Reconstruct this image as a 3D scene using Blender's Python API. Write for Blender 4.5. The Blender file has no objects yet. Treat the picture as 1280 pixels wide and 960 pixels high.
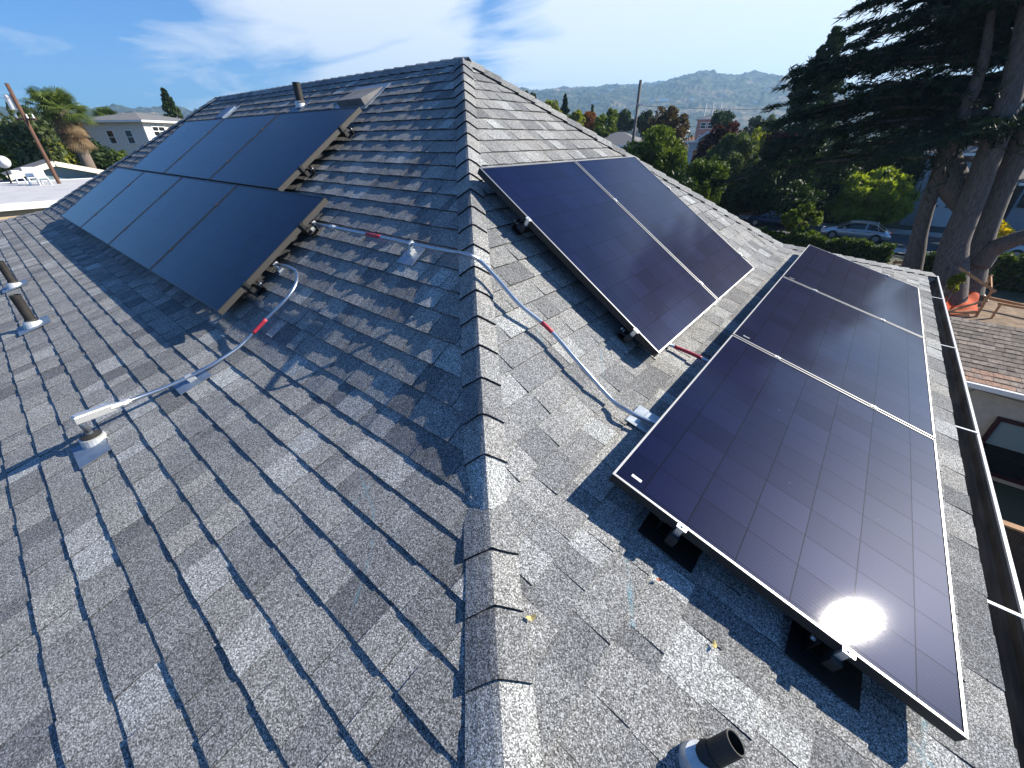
import bpy, math, random
import numpy as np
from mathutils import Vector, Matrix, noise
R = math.radians
random.seed(7); rng = np.random.default_rng(7)
sc = bpy.context.scene; COL = sc.collection

# ------------------------------------------------------------------ camera
F_PX = 504.6
CAM = Vector((3.5983, -3.6098, -0.6663)); PITCH, ROLL, YAW = 0.5457, 0.0062, -0.6922
cy_, sy_ = math.cos(YAW), math.sin(YAW)
fwd = Vector((sy_*math.cos(PITCH), cy_*math.cos(PITCH), -math.sin(PITCH)))
rt = Vector((cy_, -sy_, 0)); dn = fwd.cross(rt)
c_, s_ = math.cos(ROLL), math.sin(ROLL)
RT = rt*c_ + dn*s_; DN = dn*c_ - rt*s_
cd = bpy.data.cameras.new('camera'); cam = bpy.data.objects.new('camera', cd); COL.objects.link(cam)
cd.sensor_width = 36; cd.lens = F_PX/1280*36; cd.clip_start = .05; cd.clip_end = 20000
cam.matrix_world = Matrix(((RT.x, -DN.x, -fwd.x, CAM.x), (RT.y, -DN.y, -fwd.y, CAM.y), (RT.z, -DN.z, -fwd.z, CAM.z), (0, 0, 0, 1)))
sc.camera = cam
def sight(u, v, D=None, z=None, x=None, y=None):   # a place in the world seen along a direction, at a given distance / height
    d = RT*((u-640)/F_PX) + DN*((v-480)/F_PX) + fwd
    if D is not None: k = D/math.hypot(d.x, d.y)
    elif z is not None: k = (z-CAM.z)/d.z
    elif x is not None: k = (x-CAM.x)/d.x
    else: k = (y-CAM.y)/d.y
    return CAM + d*k

# ------------------------------------------------------------------ world, sun, exposure
SUN_EL, SUN_AZ = R(30.6), R(39.2)
w = bpy.data.worlds.new('World'); sc.world = w; w.use_nodes = True
nt = w.node_tree; N = nt.nodes; LK = nt.links
bg = N['Background']; bg.inputs[1].default_value = 0.05
sky = N.new('ShaderNodeTexSky'); sky.sky_type = 'NISHITA'; sky.sun_disc = False
sky.sun_elevation = SUN_EL; sky.sun_rotation = SUN_AZ; sky.air_density = 1.0; sky.dust_density = .5; sky.ozone_density = 3.0; sky.altitude = 50
def nd(nt, t, **kw):
    n = nt.nodes.new(t)
    for k, v in kw.items():
        if k.startswith('i'): n.inputs[int(k[1:])].default_value = v
        else: setattr(n, k, v)
    return n
def mth(nt, op, a, b=None, c=None, clamp=False):
    n = nt.nodes.new('ShaderNodeMath'); n.operation = op; n.use_clamp = clamp
    for i, x in enumerate((a, b, c)):
        if x is None: continue
        if isinstance(x, (int, float)): n.inputs[i].default_value = x
        else: nt.links.new(x, n.inputs[i])
    return n.outputs[0]
def ramp(nt, fac, stops, interp='LINEAR'):
    n = nt.nodes.new('ShaderNodeValToRGB'); cr = n.color_ramp; cr.interpolation = interp
    while len(cr.elements) < len(stops): cr.elements.new(.5)
    for e, (p, c) in zip(cr.elements, stops):
        e.position = p; e.color = (c, c, c, 1) if isinstance(c, (int, float)) else (*c, 1)
    nt.links.new(fac, n.inputs[0]); return n.outputs[0]
def mixc(nt, fac, a, b, mode='MIX'):
    n = nt.nodes.new('ShaderNodeMix'); n.data_type = 'RGBA'; n.blend_type = mode
    for s, x in ((n.inputs[0], fac), (n.inputs[6], a), (n.inputs[7], b)):
        if isinstance(x, (int, float)): s.default_value = x
        elif isinstance(x, tuple): s.default_value = (*x, 1)
        else: nt.links.new(x, s)
    return n.outputs[2]
# high thin cloud: noise on a plane far overhead, world anchored
tc = N.new('ShaderNodeTexCoord'); sx = N.new('ShaderNodeSeparateXYZ'); LK.new(tc.outputs['Generated'], sx.inputs[0])
zz = mth(nt, 'ADD', mth(nt, 'MAXIMUM', sx.outputs[2], 0.0), 0.06)
px_ = mth(nt, 'DIVIDE', sx.outputs[0], zz); py_ = mth(nt, 'DIVIDE', sx.outputs[1], zz)
cx = N.new('ShaderNodeCombineXYZ'); LK.new(px_, cx.inputs[0]); LK.new(py_, cx.inputs[1])
mp = nd(nt, 'ShaderNodeMapping'); LK.new(cx.outputs[0], mp.inputs[0]); mp.inputs['Rotation'].default_value = (0, 0, R(25)); mp.inputs['Scale'].default_value = (.55, 1.0, 1)
n1 = nd(nt, 'ShaderNodeTexNoise'); LK.new(mp.outputs[0], n1.inputs['Vector']); n1.inputs['Scale'].default_value = .8; n1.inputs['Detail'].default_value = 9; n1.inputs['Roughness'].default_value = .6; n1.inputs['Distortion'].default_value = .8
n2 = nd(nt, 'ShaderNodeTexNoise'); LK.new(tc.outputs['Generated'], n2.inputs['Vector']); n2.inputs['Scale'].default_value = 2.3; n2.inputs['Detail'].default_value = 2
def lobe(u, v, width, gain):        # a bank of cirrus round one compass direction
    d = (sight(u, v, D=1.)-CAM).normalized()
    vd = N.new('ShaderNodeVectorMath'); vd.operation = 'DOT_PRODUCT'; LK.new(nrm.outputs[0], vd.inputs[0]); vd.inputs[1].default_value = d
    return mth(nt, 'MULTIPLY', mth(nt, 'SMOOTH_MAX', mth(nt, 'DIVIDE', mth(nt, 'SUBTRACT', vd.outputs['Value'], math.cos(width)), 1-math.cos(width)), 0, .1), gain)
nrm = N.new('ShaderNodeVectorMath'); nrm.operation = 'NORMALIZE'; LK.new(tc.outputs['Generated'], nrm.inputs[0])
cover = 0.0
for a in ((480, 25, R(13), .9), (370, 0, R(10), .6), (840, 60, R(20), 1.25), (700, 95, R(13), .8), (1030, 55, R(18), 1.15), (1250, -60, R(22), .7), (260, 110, R(6), .3)):
    l = lobe(*a); cover = l if cover == 0.0 else mth(nt, 'MAXIMUM', cover, l)
cl = mth(nt, 'ADD', mth(nt, 'MULTIPLY', n1.outputs[0], 1.0), mth(nt, 'MULTIPLY', n2.outputs[0], .25))
cl = mth(nt, 'ADD', cl, mth(nt, 'MULTIPLY', cover, .52))
dens = ramp(nt, cl, ((.73, 0.0), (.86, .50), (1.04, .95)))
skyc = mixc(nt, 1.0, sky.outputs[0], (0.31, 0.82, 1.46), 'MULTIPLY')
LK.new(mixc(nt, dens, skyc, (9.2, 9.8, 10.6)), bg.inputs[0])
sl = bpy.data.lights.new('sun', 'SUN'); sl.energy = 5.0; sl.angle = R(.5); sl.color = (1, .93, .82)
so = bpy.data.objects.new('sun', sl); COL.objects.link(so)
SD = Vector((math.sin(SUN_AZ)*math.cos(SUN_EL), math.cos(SUN_AZ)*math.cos(SUN_EL), math.sin(SUN_EL)))
so.rotation_euler = SD.to_track_quat('Z', 'Y').to_euler()
sc.view_settings.view_transform = 'Standard'; sc.view_settings.look = 'None'; sc.view_settings.exposure = 1.15; sc.view_settings.gamma = 1
sc.view_settings.use_curve_mapping = False
sc.render.engine = 'CYCLES'
sc.cycles.max_bounces = 6; sc.cycles.volume_bounces = 0; sc.cycles.transparent_max_bounces = 6
sc.cycles.volume_step_rate = 4

HAZE = 0.00024
# ------------------------------------------------------------------ materials
def mat(name, col, rough=.7, metal=0, spec=.5, **kw):
    m = bpy.data.materials.new(name); m.use_nodes = True; b = m.node_tree.nodes['Principled BSDF']
    b.inputs['Base Color'].default_value = (*col, 1); b.inputs['Roughness'].default_value = rough; b.inputs['Metallic'].default_value = metal
    b.inputs['Specular IOR Level'].default_value = spec
    for k, v in kw.items(): b.inputs[k.replace('_', ' ')].default_value = v
    return m
def noisy(name, c1, c2, scale=8, rough=.8, detail=4, metal=0, bump=0, spec=.4, lo=.35, hi=.65, stretch=None, coords='Object'):
    m = mat(name, c1, rough, metal, spec); t = m.node_tree; b = t.nodes['Principled BSDF']
    tc = t.nodes.new('ShaderNodeTexCoord'); n = t.nodes.new('ShaderNodeTexNoise'); n.inputs['Scale'].default_value = scale; n.inputs['Detail'].default_value = detail
    n.inputs['Roughness'].default_value = .6
    if stretch:
        mp = t.nodes.new('ShaderNodeMapping'); mp.inputs['Scale'].default_value = stretch; t.links.new(tc.outputs[coords], mp.inputs[0]); t.links.new(mp.outputs[0], n.inputs['Vector'])
    else: t.links.new(tc.outputs[coords], n.inputs['Vector'])
    t.links.new(ramp(t, n.outputs[0], ((lo, c1), (hi, c2))), b.inputs['Base Color'])
    if bump:
        bp = t.nodes.new('ShaderNodeBump'); bp.inputs['Strength'].default_value = bump; bp.inputs['Distance'].default_value = .02
        t.links.new(n.outputs[0], bp.inputs['Height']); t.links.new(bp.outputs[0], b.inputs['Normal'])
    return m
def leafmat(name, c1, c2, trans=.25, rough=.55):
    m = mat(name, c1, rough, spec=.12); t = m.node_tree; b = t.nodes['Principled BSDF']
    at = t.nodes.new('ShaderNodeAttribute'); at.attribute_name = 'tone'
    col = ramp(t, at.outputs['Fac'], ((0, c1), (1, c2))); t.links.new(col, b.inputs['Base Color'])
    tr = t.nodes.new('ShaderNodeBsdfTranslucent'); t.links.new(mixc(t, 1.0, col, (1.15, 1.25, .5), 'MULTIPLY'), tr.inputs[0])
    mx = t.nodes.new('ShaderNodeMixShader'); mx.inputs[0].default_value = trans
    t.links.new(b.outputs[0], mx.inputs[1]); t.links.new(tr.outputs[0], mx.inputs[2]); t.links.new(mx.outputs[0], t.nodes['Material Output'].inputs[0])
    return m

# asphalt shingles: granules, per-shingle tone from a mesh attribute, chalk marks left by the installers
def shingle_material():
    m = mat('asphalt_shingle', (.2, .2, .2), .9, spec=.35); t = m.node_tree; b = t.nodes['Principled BSDF']; L = t.links
    tc = t.nodes.new('ShaderNodeTexCoord'); geo = t.nodes.new('ShaderNodeNewGeometry')
    at = t.nodes.new('ShaderNodeAttribute'); at.attribute_name = 'tone'
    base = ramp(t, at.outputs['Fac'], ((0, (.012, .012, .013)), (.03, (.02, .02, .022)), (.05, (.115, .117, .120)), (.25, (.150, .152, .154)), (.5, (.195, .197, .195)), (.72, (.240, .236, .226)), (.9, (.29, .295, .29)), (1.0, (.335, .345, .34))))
    vo = t.nodes.new('ShaderNodeTexVoronoi'); vo.inputs['Scale'].default_value = 330; L.new(geo.outputs['Position'], vo.inputs['Vector'])
    sp = t.nodes.new('ShaderNodeSeparateColor'); L.new(vo.outputs['Color'], sp.inputs[0])
    g = ramp(t, sp.outputs[0], ((0, .22), (.22, .45), (.5, .95), (.75, 1.35), (1, 2.7)))
    n2 = t.nodes.new('ShaderNodeTexNoise'); n2.inputs['Scale'].default_value = 9; n2.inputs['Detail'].default_value = 5; L.new(geo.outputs['Position'], n2.inputs['Vector'])
    big = ramp(t, n2.outputs[0], ((.3, .91), (.7, 1.08)))
    n3 = t.nodes.new('ShaderNodeTexNoise'); n3.inputs['Scale'].default_value = 1.3; n3.inputs['Detail'].default_value = 3; L.new(geo.outputs['Position'], n3.inputs['Vector'])
    dirt = ramp(t, n3.outputs[0], ((.35, (1.02, 1.01, .975)), (.65, (.97, .985, 1.0))))
    c = mixc(t, 1.0, mixc(t, 1.0, mixc(t, 1.0, base, g, 'MULTIPLY'), big, 'MULTIPLY'), dirt, 'MULTIPLY')
    # chalk: distance to short segments in plan (object coordinates), broken by noise
    sp2 = t.nodes.new('ShaderNodeSeparateXYZ'); L.new(geo.outputs['Position'], sp2.inputs[0])
    n4 = t.nodes.new('ShaderNodeTexNoise'); n4.inputs['Scale'].default_value = 26; n4.inputs['Detail'].default_value = 3; L.new(geo.outputs['Position'], n4.inputs['Vector'])
    tot = None
    for (x0, y0, x1, y1, wd) in ((2.25, -3.03, 2.45, -3.10, .007), (2.45, -3.10, 2.58, -3.205, .006), (2.58, -3.205, 2.70, -3.375, .006), (2.32, -2.98, 2.36, -3.16, .005),
                                (3.31, -2.60, 3.44, -2.80, .014), (4.20, -2.46, 4.28, -2.48, .012), (4.27, -2.30, 4.255, -2.50, .014), (2.63, -1.62, 2.76, -1.80, .008), (2.35, -1.9, 2.5, -2.0, .006)):
        dx, dy = x1-x0, y1-y0; ll = dx*dx+dy*dy
        ax = mth(t, 'SUBTRACT', sp2.outputs[0], x0); ay = mth(t, 'SUBTRACT', sp2.outputs[1], y0)
        h = mth(t, 'DIVIDE', mth(t, 'ADD', mth(t, 'MULTIPLY', ax, dx), mth(t, 'MULTIPLY', ay, dy)), ll, clamp=True)
        qx = mth(t, 'SUBTRACT', ax, mth(t, 'MULTIPLY', h, dx)); qy = mth(t, 'SUBTRACT', ay, mth(t, 'MULTIPLY', h, dy))
        d = mth(t, 'SQRT', mth(t, 'ADD', mth(t, 'MULTIPLY', qx, qx), mth(t, 'MULTIPLY', qy, qy)))
        k = mth(t, 'SUBTRACT', 1.0, mth(t, 'DIVIDE', d, wd), clamp=True)
        tot = k if tot is None else mth(t, 'MAXIMUM', tot, k)
    ck = mth(t, 'MULTIPLY', tot, ramp(t, n4.outputs[0], ((.38, .0), (.65, .6))))
    c = mixc(t, ck, c, (.10, .27, .34))
    L.new(c, b.inputs['Base Color'])
    bp = t.nodes.new('ShaderNodeBump'); bp.inputs['Strength'].default_value = .55; bp.inputs['Distance'].default_value = .0016
    L.new(sp.outputs[1], bp.inputs['Height']); L.new(bp.outputs[0], b.inputs['Normal'])
    return m

def panel_glass():
    m = mat('solar_cells_under_glass', (.004, .005, .012), .43, spec=.14); t = m.node_tree; b = t.nodes['Principled BSDF']; L = t.links
    tc = t.nodes.new('ShaderNodeTexCoord'); sp = t.nodes.new('ShaderNodeSeparateXYZ'); L.new(tc.outputs['Object'], sp.inputs[0])
    def lines(sock, period, off, wdt):      # 1 on thin lines repeating along one axis
        f = mth(t, 'FRACT', mth(t, 'DIVIDE', mth(t, 'ADD', sock, off), period))
        d = mth(t, 'ABSOLUTE', mth(t, 'SUBTRACT', f, .5))
        return mth(t, 'GREATER_THAN', d, .5-wdt/period/2)
    gx = lines(sp.outputs[0], .167, .0, .0042); gy = lines(sp.outputs[1], .19, .095, .0042)
    gap = mth(t, 'MAXIMUM', gx, gy)
    bus = lines(sp.outputs[0], .0167, .0042, .0011)
    wn = t.nodes.new('ShaderNodeTexWhiteNoise'); wn.noise_dimensions = '2D'
    cc = t.nodes.new('ShaderNodeCombineXYZ'); L.new(mth(t, 'FLOOR', mth(t, 'DIVIDE', sp.outputs[0], .167)), cc.inputs[0]); L.new(mth(t, 'FLOOR', mth(t, 'DIVIDE', mth(t, 'ADD', sp.outputs[1], .095), .19)), cc.inputs[1]); L.new(cc.outputs[0], wn.inputs['Vector'])
    cell = ramp(t, wn.outputs['Value'], ((0, (.0010, .0020, .014)), (1, (.0020, .0032, .024))))
    c = mixc(t, bus, cell, (.009, .016, .075)); c = mixc(t, gap, c, (.002, .002, .003))
    # dust film: faint, patchy, with a few dried spots
    n1 = t.nodes.new('ShaderNodeTexNoise'); n1.inputs['Scale'].default_value = 2.2; n1.inputs['Detail'].default_value = 7; n1.inputs['Roughness'].default_value = .65; L.new(tc.outputs['Object'], n1.inputs['Vector'])
    n2 = t.nodes.new('ShaderNodeTexVoronoi'); n2.inputs['Scale'].default_value = 7; L.new(tc.outputs['Object'], n2.inputs['Vector'])
    spot = ramp(t, n2.outputs['Distance'], ((.0, .16), (.04, .08), (.06, 0)))
    dust = mth(t, 'ADD', ramp(t, n1.outputs[0], ((.42, .0), (.75, .006))), mth(t, 'MULTIPLY', spot, .5))
    c = mixc(t, dust, c, (.35, .33, .30))
    L.new(mth(t, 'MULTIPLY', mth(t, 'SUBTRACT', 1.0, mth(t, 'MULTIPLY', gap, .45)), ramp(t, wn.outputs['Value'], ((0, .062), (1, .076)))), b.inputs['Specular IOR Level'])
    L.new(c, b.inputs['Base Color'])
    n3 = t.nodes.new('ShaderNodeTexNoise'); n3.inputs['Scale'].default_value = 60; n3.inputs['Detail'].default_value = 2; L.new(tc.outputs['Object'], n3.inputs['Vector'])
    v3 = t.nodes.new('ShaderNodeTexVoronoi'); v3.inputs['Scale'].default_value = 420; L.new(tc.outputs['Object'], v3.inputs['Vector'])
    bp = t.nodes.new('ShaderNodeBump'); bp.inputs['Strength'].default_value = .05; bp.inputs['Distance'].default_value = .0008
    L.new(v3.outputs['Distance'], bp.inputs['Height']); L.new(bp.outputs[0], b.inputs['Normal'])
    b.inputs['Coat Weight'].default_value = .78; b.inputs['Specular Tint'].default_value = (.20, .32, 1, 1); b.inputs['Coat Roughness'].default_value = .049; b.inputs['Coat IOR'].default_value = 1.21
    L.new(bp.outputs[0], b.inputs['Coat Normal'])
    return m

M = dict(
    shingle=shingle_material(), glass_cells=panel_glass(),
    lip=mat('black_lip_glint_tone', (.36, .36, .36), .5, 1.0), black_side=mat('black_anodised_frame', (.022, .021, .021), .5, spec=.4),  # lip: top edge of the black frame, bright sun reflection put into its grey
    lip_dark=mat('dark_anodised_lip', (.045, .047, .052), .4, .6), bronze=mat('black_side_sunlit_tone', (.050, .046, .041), .55),  # bronze: side of the same black frame, sunlit brown-grey put into its colour
    steel=mat('galvanised_conduit', (.44, .49, .55), .33, .95), clip=mat('zinc_plated_clip', (.72, .72, .70), .42, .8),
    red=mat('red_warning_tape', (.42, .03, .05), .5), redtxt=mat('pale_tape_print', (.75, .6, .6), .5),
    blackm=mat('black_coated_steel', (.008, .008, .008), .55, spec=.3), rail=mat('black_rail', (.018, .018, .018), .5),
    flash=noisy('galvanised_flashing', (.33, .37, .40), (.48, .52, .55), 14, .45, metal=.7, bump=.05),
    flash_dark=noisy('weathered_flashing', (.14, .19, .26), (.22, .28, .36), 12, .5, metal=.5),
    abs=noisy('black_drain_pipe', (.016, .015, .014), (.032, .029, .026), 18, .6), lead=noisy('pale_pipe_collar', (.50, .51, .50), (.68, .69, .68), 25, .5, metal=.4),
    rubber=mat('black_rubber_boot', (.02, .018, .016), .7),
    gut_in=noisy('gutter_trough_grime', (.035, .031, .026), (.11, .095, .075), 5, .75, stretch=(8, .6, 1)), gut_w=mat('white_gutter_enamel', (.74, .73, .70), .4),
    wallc=noisy('cream_stucco', (.50, .46, .40), (.56, .52, .45), 30, .9, bump=.1), soffit=mat('painted_soffit', (.5, .48, .45), .7),
    ground=noisy('dry_soil_and_lawn', (.055, .060, .028), (.11, .095, .06), .35, .95, 8), asphalt=noisy('street_asphalt', (.040, .041, .043), (.062, .062, .062), 2, .9, 8),
    concrete=noisy('pavement_concrete', (.27, .26, .24), (.36, .35, .32), 3, .9, 6), kerb=noisy('kerb_concrete', (.3, .29, .27), (.4, .39, .36), 5, .9),
    bark=noisy('cedar_bark', (.05, .042, .038), (.17, .15, .14), 7, .95, 8, bump=.9, stretch=(3, 3, .55), lo=.3, hi=.72), bark2=noisy('brown_bark', (.06, .045, .035), (.12, .10, .08), 5, .95, bump=.5),
    palmbark=noisy('palm_trunk_fibre', (.11, .085, .065), (.2, .16, .13), 6, .95, bump=.6, stretch=(2, 2, 6)),
    polewood=noisy('creosoted_pole', (.075, .038, .024), (.14, .072, .046), 4, .9, stretch=(6, 6, .4)), polegrey=noisy('weathered_pole', (.09, .085, .08), (.16, .15, .14), 4, .9, stretch=(6, 6, .4)),
    white=mat('white_paint', (.78, .78, .76), .5), cream=mat('cream_paint', (.72, .66, .52), .6), dish=mat('grey_dish', (.6, .6, .6), .5),
    darkglass=mat('dark_window_glass', (.012, .014, .016), .08, spec=.6), blind=mat('pale_green_blind', (.20, .26, .26), .35, spec=.6), burg=mat('burgundy_window_frame', (.035, .006, .009), .5),
    membrane=noisy('white_roof_coating', (.42, .41, .41), (.52, .51, .50), 1.2, .8, 6), tan=noisy('tan_stucco', (.42, .32, .20), (.48, .37, .24), 8, .9),
    teal=noisy('blue_grey_siding', (.16, .24, .27), (.20, .28, .31), 3, .8, stretch=(.2, .2, 12)), beige=noisy('pale_beige_stucco', (.66, .63, .57), (.74, .71, .64), 5, .9),
    greyroof=noisy('grey_composition_roof', (.12, .12, .12), (.20, .195, .19), 6, .9, 8), tileroof=noisy('orange_tile_roof', (.36, .15, .07), (.50, .24, .12), 6, .85), 
    shake=None, greywall=noisy('grey_blue_siding', (.20, .235, .27), (.235, .27, .30), 2, .8, stretch=(.3, .3, 14)), garage=mat('pale_blue_garage_door', (.42, .50, .55), .5),
    pink=noisy('pink_stucco', (.42, .20, .17), (.50, .26, .22), 4, .9), nbwall=noisy('grey_stucco', (.40, .36, .29), (.48, .43, .36), 6, .9, 6),
    fence=noisy('dark_board_fence', (.035, .026, .020), (.075, .055, .042), 6, .9, stretch=(9, 9, .6)), fencetop=noisy('cedar_cap_board', (.30, .16, .07), (.42, .24, .12), 6, .8),
    timber=noisy('raw_lumber', (.36, .19, .08), (.52, .30, .15), 5, .8, stretch=(2, 2, 2)), net=mat('orange_safety_net', (.85, .13, .02), .6),
    tarp=mat('pale_sheet', (.6, .6, .64), .6),
    silver=mat('silver_car_paint', (.50, .54, .58), .28, .65, Coat_Weight=.6, Coat_Roughness=.05), navy=mat('dark_blue_car_paint', (.02, .04, .09), .3, .5), bluewhite=mat('pale_blue_van_paint', (.40, .55, .66), .3, .1),
    tyre=mat('tyre_rubber', (.015, .015, .015), .8), rim=mat('alloy_rim', (.42, .42, .43), .35, .8), redlamp=mat('red_lamp_lens', (.5, .03, .02), .2), clearlamp=mat('clear_lamp_lens', (.7, .7, .72), .15), darktrim=mat('dark_trim', (.02, .02, .02), .5),
    leafdry=mat('dry_leaf', (.55, .42, .16), .7), leafred=mat('rusty_dry_leaf', (.30, .10, .05), .7), wire=mat('black_cable', (.01, .01, .01), .6), soil=noisy('dug_soil', (.13, .085, .05), (.28, .20, .13), 3, .95, 8, bump=.5),
    label=mat('printed_label', (.30, .34, .40), .4), silver_label=mat('white_serial_label', (.75, .75, .75), .4),
)
def shake_mat():
    m = mat('weathered_shake_roof', (.2, .16, .12), .9); t = m.node_tree; b = t.nodes['Principled BSDF']; L = t.links
    at = t.nodes.new('ShaderNodeAttribute'); at.attribute_name = 'tone'; geo = t.nodes.new('ShaderNodeNewGeometry')
    n = t.nodes.new('ShaderNodeTexNoise'); n.inputs['Scale'].default_value = 14; n.inputs['Detail'].default_value = 6; L.new(geo.outputs['Position'], n.inputs['Vector'])
    c = ramp(t, at.outputs['Fac'], ((0, (.07, .055, .042)), (.5, (.15, .12, .095)), (.8, (.22, .175, .14)), (1, (.30, .17, .11))))
    L.new(mixc(t, 1.0, c, ramp(t, n.outputs[0], ((.3, .55), (.7, 1.5))), 'MULTIPLY'), b.inputs['Base Color']); return m
M['shake'] = shake_mat()

# ------------------------------------------------------------------ mesh helpers
WO = {}
def setp(o, label=None, cat=None, group=None, kind=None):
    for k, v in (('label', label), ('category', cat), ('group', group), ('kind', kind)):
        if v: o[k] = v
    return o
def thing(name, loc, label, cat, group=None):
    o = bpy.data.objects.new(name, None); COL.objects.link(o); o.location = loc; o.empty_display_size = .2; WO[o.name] = Vector(loc)
    return setp(o, label, cat, group)
class MB:
    def __init__(s): s.v = []; s.f = []; s.mi = []; s.tone = []; s.m = 0
    def add(s, vs, fs, tone=.5):
        b = len(s.v); s.v += [tuple(v) for v in vs]
        for f in fs: s.f.append(tuple(b+i for i in f)); s.mi.append(s.m); s.tone.append(tone)
        return s
    def quad(s, a, b, c, d, tone=.5): return s.add((a, b, c, d), ((0, 1, 2, 3),), tone)
    def box(s, c, h, mtx=None, tone=.5):
        c = Vector(c); vs = []
        for x in (-1, 1):
            for y in (-1, 1):
                for z in (-1, 1):
                    p = Vector((x*h[0], y*h[1], z*h[2]))
                    if mtx is not None: p = mtx @ p
                    vs.append(c+p)
        return s.add(vs, ((0, 1, 3, 2), (4, 6, 7, 5), (0, 4, 5, 1), (2, 3, 7, 6), (0, 2, 6, 4), (1, 5, 7, 3)), tone)
    def bar(s, a, b, wx, wz, up=Vector((0, 0, 1))):     # rectangular bar from a to b
        a = Vector(a); b = Vector(b); d = (b-a).normalized(); x = d.cross(up)
        if x.length < 1e-3: x = d.cross(Vector((1, 0, 0)))
        x.normalize(); z = x.cross(d)
        return s.box((a+b)/2, (wx/2, (b-a).length/2, wz/2), Matrix((x, d, z)).transposed())
    def tube(s, pts, rad, n=10, cap=True):
        pts = [Vector(p) for p in pts]; rad = rad if isinstance(rad, (list, tuple)) else [rad]*len(pts)
        prev = None; base = len(s.v); vs = []
        for i, p in enumerate(pts):
            d = (pts[min(i+1, len(pts)-1)]-pts[max(i-1, 0)]).normalized()
            x = (prev - d*prev.dot(d)) if prev is not None else d.orthogonal()
            x.normalize(); prev = x; y = d.cross(x)
            for k in range(n):
                a = 2*math.pi*k/n; vs.append(p + (x*math.cos(a)+y*math.sin(a))*rad[i])
        fs = [(i*n+k, i*n+(k+1) % n, (i+1)*n+(k+1) % n, (i+1)*n+k) for i in range(len(pts)-1) for k in range(n)]
        if cap: fs += [tuple(range(n-1, -1, -1)), tuple((len(pts)-1)*n+k for k in range(n))]
        return s.add(vs, fs)
    def build(s, name, mats, parent=None, smooth=False, bevel=0):
        if not isinstance(mats, (list, tuple)): mats = [mats]
        off = WO.get(parent.name, Vector((0, 0, 0))) if parent else Vector((0, 0, 0))
        me = bpy.data.meshes.new(name); V = np.array(s.v, dtype=np.float64)-np.array(off)
        me.from_pydata(V.tolist(), [], s.f); me.update()
        for m in mats: me.materials.append(m)
        if len(mats) > 1: me.polygons.foreach_set('material_index', s.mi)
        if any(t != .5 for t in s.tone):
            at = me.attributes.new('tone', 'FLOAT', 'FACE'); at.data.foreach_set('value', s.tone)
        if smooth: me.polygons.foreach_set('use_smooth', [True]*len(me.polygons))
        o = bpy.data.objects.new(name, me); COL.objects.link(o); 
        if parent: o.parent = parent
        WO[o.name] = off
        if bevel:
            b = o.modifiers.new('bevel', 'BEVEL'); b.width = bevel; b.segments = 2; b.limit_method = 'ANGLE'
        return o
def quads_mesh(name, P, tone, mt, parent=None, nper=4):      # fast: P is (n, nper, 3) world coordinates
    off = WO.get(parent.name, Vector((0, 0, 0))) if parent else Vector((0, 0, 0))
    n = len(P); me = bpy.data.meshes.new(name); V = (P-np.array(off)).reshape(-1, 3).astype(np.float32)
    me.vertices.add(n*nper); me.vertices.foreach_set('co', V.ravel()); me.loops.add(n*nper); me.loops.foreach_set('vertex_index', np.arange(n*nper, dtype=np.int32))
    me.polygons.add(n); me.polygons.foreach_set('loop_start', np.arange(0, n*nper, nper, dtype=np.int32)); me.update(); me.validate()
    at = me.attributes.new('tone', 'FLOAT', 'FACE'); at.data.foreach_set('value', np.asarray(tone, dtype=np.float32))
    me.materials.append(mt); o = bpy.data.objects.new(name, me); COL.objects.link(o)
    if parent: o.parent = parent
    WO[o.name] = off
    return o
def copy_tree(o, parent=None):
    c = o.copy(); COL.objects.link(c); c.parent = parent
    for ch in [x for x in o.children]:
        copy_tree(ch, c)
    return c

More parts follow.
